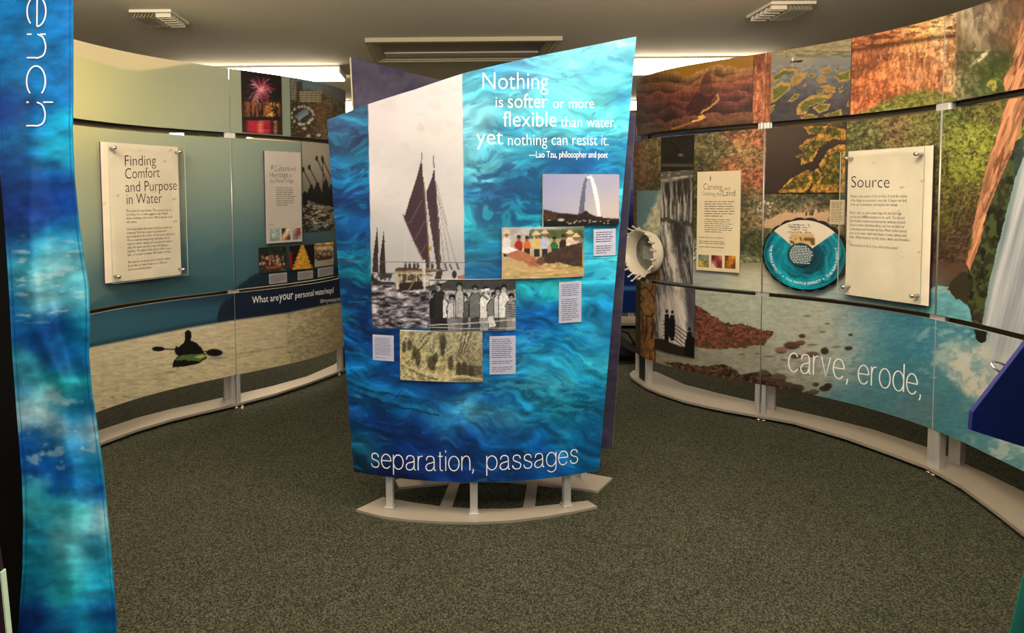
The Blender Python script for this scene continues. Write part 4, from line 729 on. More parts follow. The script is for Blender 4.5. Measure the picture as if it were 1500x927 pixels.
def banner_ink(X, Y):
    c = CV(X, Y)
    c.cp('20 20 10 110 180,60 60 12 116 190,90 40 20 110 190,100 120 14 116 200,15 90 16 106 176,40 130 10 116 190,70 130 14 110 186,20 160 20 60 140,50 180 14 96 170,90 200 20 160 216,60 220 24 160 210,30 210 10 110 180,90 230 30 176 220,15 240 16 60 130,'
         '50 245 16 70 140,90 260 14 80 160,40 275 14 60 130,20 300 20 50 120,70 290 30 66 150,100 300 14 66 160,50 320 24 60 140,100 335 14 96 180,30 350 14 60 130,70 345 30 150 200,110 350 60 180 214,40 380 60 176 206,80 380 150 214 224,110 385 110 196 216,30 410 40 150 200,60 410 130 200 214,100 415 90 190 214,'
         '70 440 150 214 224,110 440 90 186 214,30 450 16 110 180,50 470 20 100 180,90 480 10 70 150,115 470 20 150 200,60 510 14 70 150,100 520 10 96 170,120 500 20 130 190,40 540 60 160 180,60 560 50 170 180,30 570 30 110 170,100 560 30 150 160,'
         '50 600 180 214 220,80 620 170 206 216,40 580 130 190 206,90 640 50 140 196,60 640 20 100 180,110 600 30 140 200,130 640 170 210 224,110 660 20 120 190,130 680 30 150 200,50 680 10 90 180,90 700 10 90 180,40 720 60 170 190,70 740 50 170 190,110 750 60 180 196,130 720 20 110 190,'
         '140 760 150 206 220,100 790 100 190 206,60 790 30 150 190,140 800 50 160 200,50 830 20 150 180,100 830 60 170 190,60 860 20 130 180,90 870 40 190 200,140 860 30 160 200,60 900 10 60 140,100 910 20 120 180,150 900 10 60 140,140 925 20 160 190,60 0 10 100 170,60 -80 14 120 190,60 -160 20 90 170', 17, 16, 40, 5)
    n = fbm(X / 34 + Y / 90, Y / 15, 8, 4); c.C = np.clip(c.C * (1 + .75 * (n - .5))[:, None], 0, 255)
    c.put(ss(.6, .72, fbm(X / 30, Y / 8, 9)) * soft_box(X, Y, 20, 350, 140, 470, 14), (200, 226, 232), .6)
    c.put(ss(.56, .7, fbm(X / 22, Y / 14, 19)) * soft_box(X, Y, 30, 570, 160, 700, 24), (200, 226, 236), .55)
    return c.C
# ------------------------------------------------------------------ the room
H = 2.60
def carpet_mat():
    m = bpy.data.materials.new('loop_carpet'); m.use_nodes = True; nt = m.node_tree; b = nt.nodes['Principled BSDF']
    tc = nt.nodes.new('ShaderNodeTexCoord')
    def N(s, d=4):
        n = nt.nodes.new('ShaderNodeTexNoise'); n.inputs['Scale'].default_value = s; n.inputs['Detail'].default_value = d; n.inputs['Roughness'].default_value = .7
        nt.links.new(tc.outputs['Object'], n.inputs['Vector']); return n
    n1, n2, n3 = N(250, 3), N(1.3), N(620, 2)
    r = nt.nodes.new('ShaderNodeValToRGB'); e = r.color_ramp.elements
    e[0].position = .0; e[0].color = srgb((28, 29, 23)) + (1,); e[1].position = 1; e[1].color = srgb((88, 89, 75)) + (1,)
    k = e.new(.5); k.color = srgb((51, 52, 43)) + (1,)
    vo = nt.nodes.new('ShaderNodeTexVoronoi'); vo.inputs['Scale'].default_value = 240; nt.links.new(tc.outputs['Object'], vo.inputs['Vector'])
    sp = nt.nodes.new('ShaderNodeSeparateColor'); nt.links.new(vo.outputs['Color'], sp.inputs[0]); nt.links.new(sp.outputs[0], r.inputs[0])
    mx = nt.nodes.new('ShaderNodeMix'); mx.data_type = 'RGBA'; mx.blend_type = 'MULTIPLY'; mx.inputs['Factor'].default_value = .5
    r2 = nt.nodes.new('ShaderNodeValToRGB'); r2.color_ramp.elements[0].position = .35; r2.color_ramp.elements[1].position = .65
    r2.color_ramp.elements[0].color = (.70, .70, .66, 1); r2.color_ramp.elements[1].color = (1, 1, 1, 1)
    nt.links.new(n2.outputs[0], r2.inputs[0]); nt.links.new(r.outputs[0], mx.inputs[6]); nt.links.new(r2.outputs[0], mx.inputs[7])
    nt.links.new(mx.outputs[2], b.inputs['Base Color']); b.inputs['Roughness'].default_value = .95; b.inputs['Specular IOR Level'].default_value = .1
    bp = nt.nodes.new('ShaderNodeBump'); bp.inputs['Strength'].default_value = .15; bp.inputs['Distance'].default_value = .004
    nt.links.new(vo.outputs['Distance'], bp.inputs['Height']); nt.links.new(bp.outputs[0], b.inputs['Normal']); return m
def shell(name, c, size, m):
    o = MB().box(c, size).build(name, m); o['kind'] = 'structure'; return o
mw = mat('cream_wall_paint', (205, 190, 150), .8, noise=.04, nscale=2)
shell('floor', (0, 3, -.05), (11, 15, .1), carpet_mat())
shell('ceiling', (0, 3, H + .05), (11, 15, .1), mat('ceiling_paint', (208, 200, 182), .9, noise=.05, nscale=90, bump=.12))
shell('wall_back', (0, 10.55, H / 2), (11, .1, H), mw); shell('wall_front', (0, -4.55, H / 2), (11, .1, H), mw)
shell('wall_left', (-5.55, 3, H / 2), (.1, 15, H), mw); shell('wall_right', (5.55, 3, H / 2), (.1, 15, H), mw)
shell('baseboard_back', (0, 10.485, .05), (11, .03, .1), MAT['dark_rail'])

ZTOP = 2.335; _k = (ZTOP - EYE) / .93
ZU0, ZU1, ZM0, ZM1, ZL0, ZL1 = [EYE + (z - EYE) * _k for z in (1.926, 2.38, .798, 1.887, .170, .770)]
# ------------------------------------------------------------------ measured plans of the two serpentine walls
LW = plan_from([(107.4, 57.4), (174, 73), (230, 84.3), (286, 93.9), (331, 99.3), (353.6, 102), (412, 110.7), (453, 118), (477.5, 123), (505, 133)], ZTOP, 4, .6, .01)
RW = plan_from([(932, 116.6), (981, 101.8), (1051, 87), (1102, 80.2), (1129, 77), (1184, 68), (1246, 57.8), (1314, 40.6), (1387, 22.4), (1454, 0)], ZTOP, 4, .06, .9)
PB = .035   # top of the base plates
PMATS = [PM_W, MAT['white_edge'], MAT['navy_back']]
def ribbon(mb, surf, s0, s1, z0, z1, o0, o1, n=60, m=0):
    S = np.linspace(s0, s1, n + 1); q = [surf.P(S, z, o) for z, o in ((z0, o1), (z0, o0), (z1, o0), (z1, o1))]
    V = np.stack(q, 1).reshape(-1, 3); Fc = []
    for i in range(n):
        for k in range(4): a = i * 4; Fc.append((a + k, a + (k + 1) % 4, a + 4 + (k + 1) % 4, a + 4 + k))
    Fc += [(3, 2, 1, 0), (n * 4, n * 4 + 1, n * 4 + 2, n * 4 + 3)]
    return mb.add(V, Fc, m)
def yaw(surf, s):
    return math.atan2(np.interp(s, surf.t, surf.n[:, 1]), np.interp(s, surf.t, surf.n[:, 0]))
def wall(name, label, surf, cols, ends, base_front, base_rear, posts, seams, feet, paint, gain, connect):
    s0, s1 = cols[0], cols[-1]; mid = surf.P((s0 + s1) / 2, 0)
    T = Thing(name, label, 'display wall', (float(mid[0]), float(mid[1]), 0))
    pan = {}
    for tier, (a, b) in enumerate(((ZU0, ZU1), (ZM0, ZM1), (ZL0, ZL1))):
        for i in range(len(cols) - 1):
            l = (ends[tier] if i == 0 else cols[i] + .0022); r = cols[i + 1] - .0022
            bo, to = rb(l, r, a, b)
            pan[tier, i] = board('graphic_panel', surf, bo, to, 0, .008, paint, T, PMATS, gain=gain, maxn=430)
    MB_ = MB(); ring = [onz(x, y, PB)[:2] for x, y in base_front] + [onz(x, y, PB)[:2] for x, y in base_rear[::-1]]
    base = MB_.prism(ring, PB - .016, PB).build('base_plate', MAT['plate'], T)
    for z0, z1 in ((ZU0 - .018, ZU0 + .03), (ZL1 - .03, ZL1 + .012)):
        ribbon(MB(), surf, s0 + .03, s1 - .01, z0, z1, -.075, -.045).build('rail', MAT['dark_rail'], T)
    for sm in seams:
        y = yaw(surf, sm)
        for z0, z1 in ((ZM1 - .004, ZU0 + .004), (ZL1 - .004, ZM0 + .004)):
            p = surf.P(sm, (z0 + z1) / 2, -.022); MB().box(p, (.024, .075, z1 - z0), y).build('connector_block', MAT['alu'], T)
        MB().tube([surf.P(sm, ZM0, .002), surf.P(sm, ZM1, .002)], .0042, 8).build('seam_rod', MAT['alu'], T, smooth=True)
    for p, sz, top in posts:
        y = yaw(surf, surf.sz(*proj(p))[0]) if 0 else yaw(surf, connect(p))
        MB().box((p[0], p[1], (PB + top) / 2), (sz[0], sz[1], top - PB), y, bev=.006).build('post', MAT['alu'], T)
    for f in feet:
        MB().tube([(f[0], f[1], 0), (f[0], f[1], .008), (f[0], f[1], .0081), (f[0], f[1], PB - .015)], [.014, .014, .007, .007], 12).build('levelling_foot', MAT['chrome'], T, smooth=True)
    return T, pan, base
sL = LW.sz(343, 424)[0]; eL = LW.sz(505, 133)[0]
def near_s(surf):
    return lambda p: float(surf.t[np.argmin(np.hypot(surf.c[:, 0] - p[0], surf.c[:, 1] - p[1]))])
def off(surf, s, o): q = surf.P(s, 0, o); return (float(q[0]), float(q[1]))
WL, PL, BL = wall('curved_display_wall', 'long curved display wall on the left, pale green sea mural with a kayaker', LW, [.12, sL, eL], [.12, .12, .12],
    [(20, 705), (70, 682), (151, 647), (200, 629), (250, 614), (300, 602), (343, 592), (400, 577), (450, 561), (503, 541), (520, 533)],
    [(20, 684), (70, 660), (146, 630), (200, 612), (250, 599), (300, 588), (353, 576), (400, 565), (450, 551), (489, 534), (510, 520)],
    [(off(LW, sL - .018, -.03), (.05, .026), ZTOP - .07), (off(LW, sL + .018, -.03), (.05, .026), ZTOP - .07), (onz(333, 583, PB), (.045, .05), 1.9),
     (off(LW, eL - .10, -.04), (.05, .03), ZTOP - .07), (off(LW, .3, -.04), (.05, .05), ZTOP - .07)],
    [sL], [onz(347, 597, .004), onz(355, 597, .004), onz(497, 549, 0.004)], lambda X, Y: paint_left(X, Y), GL, near_s(LW))
sR1 = RW.sz(1116, 427)[0]; sR2 = RW.sz(1376, 300)[0]; s0R = RW.sz(928, 300)[0]; eR = RW.t[-1] - .02
WR, PR, BR = wall('curved_display_wall', 'long curved display wall on the right, canyon river and waterfall mural', RW, [s0R, sR1, sR2, eR], [RW.sz(932, 150)[0], s0R, RW.sz(931, 460)[0]],
    [(922.5, 547), (925, 552), (945, 566), (967, 575), (1000, 586), (1034, 594), (1070, 601), (1110, 608), (1162, 617.5), (1240, 640), (1310, 665), (1358, 683), (1408.6, 711.5), (1465, 753.5), (1500, 781), (1540, 818), (1580, 862)],
    [(928, 542), (946, 541), (963, 545), (985, 555), (1003, 563), (1053, 576), (1107.5, 588.6), (1135, 594.6), (1212, 612), (1279.5, 629), (1358, 655), (1383, 666), (1440, 691), (1500, 720), (1540, 742), (1580, 766)],
    [(off(RW, sR1 - .018, -.03), (.05, .026), ZTOP - .07), (off(RW, sR1 + .018, -.03), (.05, .026), ZTOP - .07), (onz(1129.5, 597, PB), (.045, .05), 1.9),
     (off(RW, sR2, -.03), (.05, .06), ZTOP - .07), (onz(1401, 677, PB), (.045, .055), 1.9),
     (off(RW, s0R + .04, -.04), (.05, .045), 1.85), (off(RW, s0R + .20, -.04), (.05, .035), 1.85)],
    [sR1, sR2], [onz(1111, 614, .004), onz(1118.5, 615, .004), onz(1361, 691, .004), onz(1368, 695, .004)], lambda X, Y: paint_right(X, Y), GR, near_s(RW))
# black end covers between the end posts
ribbon(MB(), RW, s0R + .065, s0R + .18, PB, 1.9, -.06, -.03, 4).build('end_cover', MAT['black'], WR)
ribbon(MB(), LW, eL - .07, eL - .005, PB, 1.9, -.06, -.03, 4).build('end_cover', MAT['black'], WL)

# ------------------------------------------------------------------ freestanding centre display, two bowed boards back to back
ZB = .172
CS = plan_from([(517.8, 690.5), (561.7, 697), (604.7, 702.8), (650, 705.3), (696.4, 705.9), (740, 705.2), (776.7, 703.5), (834, 697), (877, 687.6)], ZB, 2, .3, .35)
c_mid = CS.P(CS.sz(700, 700)[0], 0)
CD = Thing('freestanding_display', 'tall freestanding display of two bowed boards back to back, front one printed with blue water', 'display stand', (float(c_mid[0]), float(c_mid[1]) + .2, 0))
sbl, sbr = CS.sz(518, 690)[0], CS.sz(877.5, 688)[0]
tp = [CS.sz(*p) for p in ((479, 175.5), (538, 153), (608, 131), (678, 107.5), (760, 88), (850, 70), (932, 53.5))]
ts = np.array(tp); tu = (ts[:, 0] - ts[0, 0]) / (ts[-1, 0] - ts[0, 0])
def c_top(u): return float(np.interp(u, tu, ts[:, 0])), float(np.interp(u, tu, ts[:, 1]))
def c_bot(u): return sbl + (sbr - sbl) * u, ZB
zs = CS.sz(690, 384.5)[1]
def c_at(u, z):
    a, b = c_bot(u), c_top(u); f = (z - a[1]) / (b[1] - a[1]); return a[0] + (b[0] - a[0]) * f, z
CM = [PM_C, MAT['white_edge'], MAT['navy_back']]
CLOW = board('front_board', CS, c_bot, lambda u: c_at(u, zs - .0012), 0, .012, lambda X, Y: paint_center(X, Y), CD, CM, step=1.3, gain=GC, maxn=460)
CUP = board('front_board', CS, lambda u: c_at(u, zs + .0012), c_top, 0, .012, lambda X, Y: paint_center(X, Y), CD, CM, step=1.3, gain=GC, maxn=460)
# rear board: the same bow mirrored
pe = onz(898, 655, ZB); ym = (pe[1] + CS.P(sbr, 0)[1]) / 2
ym = (onz(897, 652, ZB)[1] + CS.P(sbr, 0)[1]) / 2
RB = Surf([(x, 2 * ym - y) for x, y in CS.c])
rl = RB.sz(540, 500)[0]
def r_bot(u): return RB.sz(541, 600)[0] * (1 - u) + RB.sz(897, 645)[0] * u, ZB
def r_top(u):
    a = RB.sz(514, 83); b = RB.sz(931, 165); return a[0] * (1 - u) + b[0] * u, a[1] * (1 - u) + b[1] * u
def paint_rear(X, Y):
    c = CV(X, Y, (62, 58, 76)); c.tex(.35, 60, 40, 3); c.spk((42, 40, 70), 30, 20, .58, 5, a=.6); c.tex(.12, 6, 6, 8); return c.C
board('rear_board', RB, r_bot, r_top, 0, .03, paint_rear, CD, [printmat('rear_board_ink', .75, .15), mat('rear_board_edge', (196, 186, 160), .6), MAT['navy_back']], step=3)
def curve_plate(front, rear, z):
    return [onz(x, y, z)[:2] for x, y in front] + [onz(x, y, z)[:2] for x, y in rear[::-1]]
PZ = .014
MB().prism(curve_plate([(521.5, 746), (560, 756), (600, 761), (650, 764), (697, 764.5), (750, 762), (800, 756), (840, 749), (875, 741.5)],
    [(561, 727.5), (600, 735), (650, 742), (700, 745), (750, 744.5), (800, 740), (861, 733)], PZ), .002, PZ).build('base_plate', MAT['plate'], CD)
yq = 2 * ym
def mirror(p): return (p[0], yq - p[1])
fr = [onz(x, y, PZ)[:2] for x, y in [(521.5, 746), (560, 756), (600, 761), (650, 764), (697, 764.5), (750, 762), (800, 756), (840, 749), (875, 741.5)]]
rr = [onz(x, y, PZ)[:2] for x, y in [(561, 727.5), (600, 735), (650, 742), (700, 745), (750, 744.5), (800, 740), (861, 733)]]
bf = [(579, 703), (585, 713.5), (620, 710), (650, 707.5), (700, 703), (745, 703.5), (788, 708), (830, 713), (876, 719), (897, 699.5)]
br = [(860, 693), (820, 690), (780, 686.5), (740, 685), (700, 685), (650, 687), (610, 692)]
MB().prism([onz(x, y, PZ)[:2] for x, y in bf + br], .002, PZ).build('base_plate', MAT['plate'], CD)
for q in ([(643, 744), (661, 745), (675, 702), (661, 700)], [(766, 744), (783, 744), (788, 703), (773, 702)]):
    MB().prism([onz(x, y, PZ)[:2] for x, y in q], .004, PZ - .0012).build('strut', MAT['plate'], CD)
for (px, py) in ((569, 745.5), (696, 761), (833.5, 744.5)):
    p = onz(px, py, PZ); s = near_s(CS)(p); y = yaw(CS, s); t = CS.P(s, 0, -.03)
    MB().box((t[0], t[1], (PZ + 1.55) / 2), (.03, .034, 1.55 - PZ), y, bev=.004).box((t[0], t[1], PZ + .004), (.044, .046, .007), y).build('post', MAT['alu'], CD)
for (px, py) in ((616, 705), (745, 693), (856, 704)):
    p = onz(px, py, PZ); s = near_s(RB)(p); t = RB.P(s, 0, .025)
    MB().box((p[0], t[1] if abs(p[1] - t[1]) < .2 else p[1], (PZ + 1.5) / 2), (.034, .03, 1.5 - PZ), 0, bev=.004).build('post', MAT['alu'], CD)
# ------------------------------------------------------------------ ceiling fixtures
def fixture(label, x0, x1, y0, y1, drop=.072):
    T = Thing('ceiling_light', label, 'light', ((x0 + x1) / 2, (y0 + y1) / 2, H), 'fluorescent fixtures beyond the display walls')
    MB().box(((x0 + x1) / 2, (y0 + y1) / 2, H - .008), (x1 - x0 + .02, y1 - y0 + .02, .014)).build('housing', MAT['paint_white'], T)
    mb = MB(); a = .02
    mb.hexa([(x0, y0 + a, H - drop), (x1, y0 + a, H - drop), (x1, y1 - a, H - drop), (x0, y1 - a, H - drop), (x0, y0, H - .015), (x1, y0, H - .015), (x1, y1, H - .015), (x0, y1, H - .015)])
    mb.build('diffuser', MAT['lamp'], T)
    for x in (x0 - .008, x1 + .008):
        MB().box((x, (y0 + y1) / 2, H - .036), (.014, y1 - y0 + .01, .056)).build('end_cap', MAT['paint_white'], T)
def fx(px_e, py0, py1, length, side, label):
    """px_e: the end seen in the photo; ceiling line py0, far bottom edge py1"""
    a = onz(px_e, py0, H - .015); 
    yb = onz(px_e, py1, H - .055)[1]
    w = min(max(yb - a[1], .2), .5)
    x0, x1 = (a[0] - length, a[0]) if side < 0 else (a[0], a[0] + length)
    fixture(label, x0, x1, a[1], a[1] + w)
fx(496, 98.5, 117, 1.4, -1, 'long bright ceiling light above the end of the left display wall')
fx(516, 149, 165, 1.4, -1, 'small lit ceiling light farther back, seen just right of the left wall')
a = onz(1120, 85, H - .015)
fixture('wide bright ceiling light above the canyon photograph on the right', onz(880, 85, H - .015)[0], a[0], a[1], a[1] + .36)
a = onz(920, 148, H - .015)
fixture('small lit ceiling light farther back, beside the right edge of the centre display', a[0] - .15, a[0] + 1.3, a[1], a[1] + .36)
fixture('far bright ceiling light glimpsed through the upper gap of the left wall', -4.5, -2.9, 9.6, 9.95)
# unlit troffer above the centre display
def troffer():
    q = [onz(535, 56.5, H), onz(825, 52, H), onz(803, 84, H), onz(570, 88, H)]
    x0, x1 = (q[0][0] + q[3][0]) / 2, (q[1][0] + q[2][0]) / 2; y0, y1 = (q[0][1] + q[1][1]) / 2, (q[2][1] + q[3][1]) / 2
    x0, x1 = q[0][0], q[1][0]; cx, cy = (x0 + x1) / 2, (y0 + y1) / 2
    T = Thing('ceiling_troffer', 'large unlit rectangular ceiling light frame above the centre display', 'ceiling light', (cx, cy, H))
    mo = mat('troffer_frame', (178, 168, 140), .6)
    for k, (b, d, z) in enumerate(((0, .035, .03), (.035, .03, .022), (.065, .03, .014))):
        mb = MB()
        for (ax, ay, bx, by) in ((x0 + b, y0 + b, x1 - b, y0 + b + d), (x0 + b, y1 - b - d, x1 - b, y1 - b), (x0 + b, y0 + b + d, x0 + b + d, y1 - b - d), (x1 - b - d, y0 + b + d, x1 - b, y1 - b - d)):
            mb.box(((ax + bx) / 2, (ay + by) / 2, H - z / 2), (bx - ax, by - ay, z))
        mb.build('frame', mo, T)
    e = .095
    MB().box((cx, cy, H - .004), (x1 - x0 - 2 * e, y1 - y0 - 2 * e, .006)).build('lens', mat('unlit_lens', (120, 112, 96), .4, noise=.08, nscale=12), T)
    MB().box((cx, y1 - e - .1, H - .012), (x1 - x0 - 2 * e - .02, .12, .01)).build('reflector', mat('troffer_reflector', (190, 182, 168), .5, noise=.05, nscale=8), T)
troffer()
def vent(px0, px1, py0, py1, mirror, label):
    a, b = onz(px0, py0, H), onz(px1, py0, H); w = b[0] - a[0]; c = onz(px0, py1, H); d = c[1] - a[1]
    x0, y0 = a[0], a[1]
    T = Thing('ceiling_vent', label, 'vent', (x0 + w / 2, y0 + d / 2, H), 'square ceiling air vents')
    M = MAT['paint_white']; fr = MB()
    for (ax, ay, bx, by) in ((0, 0, w, .022), (0, d - .012, w, d), (0, .022, .012, d - .012), (w - .012, .022, w, d - .012)):
        fr.box((x0 + (ax + bx) / 2, y0 + (ay + by) / 2, H - .008), (bx - ax, by - ay, .016))
    fr.build('frame', M, T)
    MB().box((x0 + w / 2, y0 + d / 2, H - .002), (w - .03, d - .036, .003)).build('duct_shade_plate', MAT['rubber'], T)  # dark sheet standing in for the shade inside the duct
    h = w * .36; xs = (x0 + w - .014 - h, x0 + w - .014) if not mirror else (x0 + .014, x0 + .014 + h); lo, hi = H - .040, H - .005
    for k in range(5):   # short bank: slats across, each leaning away
        yy = y0 + .026 + k * (d - .075) / 4; t = .026
        MB().hexa([(xs[0], yy + t, lo), (xs[1], yy + t, lo), (xs[1], yy + t + .003, lo), (xs[0], yy + t + .003, lo), (xs[0], yy, hi), (xs[1], yy, hi), (xs[1], yy + .003, hi), (xs[0], yy + .003, hi)]).build('slat', M, T)
    MB().box(((xs[0] + xs[1]) / 2, y0 + .028, H - .024), (h, .004, .03)).build('bank_lip', M, T)
    l0, l1 = (x0 + .03, xs[0] - .012) if not mirror else (xs[1] + .012, x0 + w - .03)
    for k in range(6):
        xx = l0 + k * (l1 - l0) / 5; t = -.022 if not mirror else .022
        MB().hexa([(xx + t, y0 + .026, lo), (xx + t + .003, y0 + .026, lo), (xx + t + .003, y0 + d - .016, lo), (xx + t, y0 + d - .016, lo),
                   (xx, y0 + .026, hi), (xx + .003, y0 + .026, hi), (xx + .003, y0 + d - .016, hi), (xx, y0 + d - .016, hi)]).build('slat', mat_slat_shade, T)
mat_slat_shade = mat('shaded_slat_enamel', (160, 150, 128), .55)  # darker copy of the white enamel, slat shade put into the colour
vent(188.5, 251, 14, 33, False, 'white slatted ceiling vent above the left display wall')
vent(1130, 1195, 2, 23, True, 'white slatted ceiling vent above the right display wall')
# ------------------------------------------------------------------ lettering on the murals and boards
text('What are ', LW, 369.5, 408, 444.5, 440, 10.5, MAT['white_ink'], WL, PL[2, 1]); text('your', LW, 409, 429.5, 440, 437.5, 13.5, MAT['white_ink'], WL, PL[2, 1])
text('personal', LW, 432.5, 459.5, 437, 433, 9.5, MAT['white_ink'], WL, PL[2, 1]); text('water/ways?', LW, 461.5, 489, 432.5, 428.5, 9.5, MAT['white_ink'], WL, PL[2, 1])
text('#mywaterstory', LW, 469, 503, 443.5, 439.5, 6.5, MAT['pale_ink'], WL, PL[2, 1])
hairpx('carve,', RW, 1155, 1242, 543.5, 557, 27.5, .055, MAT['white_ink'], WR, PR[2, 1]); hairpx('erode,', RW, 1257, 1349, 561, 580, 27.5, .055, MAT['white_ink'], WR, PR[2, 1])
WI = MAT['white_ink']
def ct(body, x0, x1, y, cap, fat=0.0, y1=None): text(body, CS, x0, x1, y, y1 if y1 else y, cap, WI, CD, CUP, fat=fat, res=5)
ct('Nothing', 707, 803, 131, 26.5, -.014); ct('is', 726, 737, 157, 17, -.012); ct('softer', 744, 802, 158, 22, -.006); ct('or more', 810, 870, 158.5, 16, -.012)
ct('flexible', 737, 815, 185.5, 23.5, -.006); ct('than water,', 821, 902, 186.5, 17, -.012)
ct('yet', 698, 737, 211.5, 24, -.008); ct('nothing can resist it.', 744, 891, 213, 17.5, -.012)
ct('—Lao Tzu, philosopher and poet', 775, 890, 231, 10, -.006)
hairpx('separation,', CS, 544, 694, 683.5, 688.5, 20.5, .068, WI, CD, CLOW); hairpx('passages', CS, 713, 846, 688, 677.5, 20.5, .068, WI, CD, CLOW)

# ------------------------------------------------------------------ mounted photographs, caption cards
def ph_sky_ground(X, Y):
    C = ph_sky(X, Y); c = CV(X, Y); c.C = C; g = ss(372, 378, Y + (X - 950) * -.3); c.put(g, (120, 86, 52)); c.tex(.6, 4, 3, 5, mask=g)
    for p in ([(938, 395), (948, 388), (958, 392)], [(950, 380), (956, 388), (966, 386)]): c.ln((50, 34, 20), p, 1.4, .8, 1.5, 4)
    return c.C

class Holder:
    def __init__(s, o, loc): s.o = o; s.loc = np.array(loc, float)
def mounted(name, label, cat, surf, q, off, thick, paint, group=None, pm=None, edge='white_edge', gain=(1, 1, 1), step=1.15):
    a, b, zb, zt = rect(surf, *q); bo, to = rb(a, b, zb, zt); L = surf.P((a + b) / 2, zb, off - thick); L = tuple(float(v) for v in L)
    o = board(name, surf, bo, to, off, thick, paint, None, [pm or PM_P, MAT[edge], MAT['navy_back']], step=step, gain=gain, loc=L); o.location = L
    tag(o, label, cat, group); return Holder(o, L)
def scribble(surf, q, n, m, H_, off, seed=1, name='printed_lines', last=.6, w=.42, bold=0, para=()):
    """running text too small to read in the photo: rows of word-length marks"""
    a, b, zb, zt = rect(surf, *q); rnd = random.Random(seed); lh = (zt - zb) / n; mb = MB()
    for i in range(n):
        if i in para: continue
        x = a; end = b - (b - a) * rnd.uniform(0, .16) if i < n - 1 else a + (b - a) * last; z = zt - lh * (i + .5); hh = lh * w * (.62 if i >= bold else .8) / 2
        while x < end:
            l = lh * rnd.uniform(.9, 3.2); e = min(x + l, end); P = [surf.P(x, z - hh, off), surf.P(e, z - hh, off), surf.P(e, z + hh, off), surf.P(x, z + hh, off)]
            mb.add(P, [(0, 1, 2, 3)]); x = e + lh * .35
    me = mesh_of(name, mb.V, mb.F, [m], None, H_.loc); o = link(name, me); o.parent = H_.o; o['kind'] = 'stuff'; return o
TH = .009
def cphoto(*a, **k): return mounted('mounted_photo', a[0], 'photograph', CS, a[1], .012, .011, a[2], 'photographs mounted on the centre display', gain=GC, **k)
cphoto('colour photo of a tall white steel arch above dark trees, on the centre display', (794.5, 904.5, 254.5, 256, 329.5, 331), ph_arch)
cphoto('colour photo of clasped hands before people in hats, on the centre display', (735, 853.5, 332, 332.5, 406.5, 406), ph_hands)
cphoto('black and white photo of a waving group of people, on the centre display', (629.5, 754.5, 408.5, 408, 483, 482.5), ph_group)
cphoto('sepia old engraving of men hauling a boat, on the centre display', (587, 706.5, 483.8, 484, 556, 557), ph_etching)
def ccap(label, q, n, seed, para=()):
    def pt(X, Y):
        c = CV(X, Y, (196, 200, 222)); return c.C
    h = mounted('caption_card', label, 'caption card', CS, q, .004, .0035, pt, 'caption cards on the centre display', gain=GC, step=4)
    x0, x1, a, b, c, d = q; scribble(CS, (x0 + 3, x1 - 3, a + 3, b + 3, c - 3, d - 3), n, MAT['blue_ink'], h, .0052, seed, para=para)
ccap('small pale caption card left of the sepia engraving', (546.5, 577, 490, 491.5, 526.5, 529), 13, 1, (11,))
ccap('pale caption card right of the sepia engraving', (717, 755, 492, 492, 548, 547), 17, 2, (10, 13))
ccap('tall pale caption card below the clasped hands photo', (818.5, 851, 413, 412, 473, 471), 18, 3, (6,))
ccap('small pale caption card right of the clasped hands photo', (869, 901, 335, 335.5, 375, 373.5), 10, 4, (5,))
def wphoto(name, label, surf, q, f, gain, off=.010, thick=.009, grp=None, edge='dark_rail', step=1.15): return mounted(name, label, 'photograph', surf, q, off, thick, f, grp, pm=PM_W, gain=gain, edge=edge, step=step)
wphoto('mounted_photo', 'photo of red fireworks over a harbour at night, top of the left wall', LW, (353.5, 412, 102.8, 111.5, 193.5, 197.5), ph_fireworks, GL)
wphoto('mounted_photo', 'aerial photo of a riverside city and round stadium, top end of the left wall', LW, (425, 505, 114, 134, 199.5, 209), ph_city, GL)
wphoto('mounted_photo', 'photo of rowers raising paddles in silhouette, far end of the left wall', LW, (442.5, 500, 208, 214, 340, 336), ph_rowers, GL, off=.006, thick=.005)
for lab, q, f, cq, seed in (('small photo of a crowded decorated boat on the left wall', (378.5, 418.5, 362.5, 360, 400, 396), ph_boatcrowd, (394, 420, 401, 399, 416, 413.5), 3),
                  ('small photo of a stepped golden pyramid on the left wall', (423, 458.5, 360, 357.5, 396.5, 392.5), ph_gold, (436, 458, 398, 395.5, 410.5, 407.5), 5),
                  ('small photo of a long river boat with passengers on the left wall', (459.5, 487, 356.5, 354.5, 391.5, 387), ph_riverboat, (465.5, 487.5, 392.5, 390, 405.5, 402.5), 7)):
    wphoto('mounted_photo', lab, LW, q, f, GL, grp='small photographs on the left wall')
    h = mounted('caption_card', 'small caption card under the ' + lab[6:].replace(' on the left wall', '') , 'caption card', LW, cq, .005, .004, lambda X, Y: CV(X, Y, (150, 146, 148)).C, 'caption cards on the left wall', gain=GL, step=4)
    scribble(LW, (cq[0] + 2, cq[1] - 1.5, cq[2] + 2, cq[3] + 2, cq[4] - 2, cq[5] - 2), 6, MAT['grey_ink'], h, .0065, seed)
wphoto('mounted_photo', 'wide photo of a deep canyon with a golden river, top of the right wall', RW, (936, 1103, 117, 80.5, 198.5, 180), ph_canyon, GR)
wphoto('mounted_photo', 'aerial photo of green river islands with a ship, top tier of the right wall', RW, (1129.5, 1247, 77, 57.5, 178.5, 168), ph_delta_up, GR)
wphoto('mounted_photo', 'dark aerial photo of golden marsh islands, middle tier of the right wall', RW, (1122.5, 1239.5, 188, 179, 282, 283), ph_delta_mid, GR)
wphoto('mounted_photo', 'upper half of a tall waterfall photo, middle tier of the right wall', RW, (968.8, 1016, 202, 197.5, 411, 415.5), ph_falls, GR)
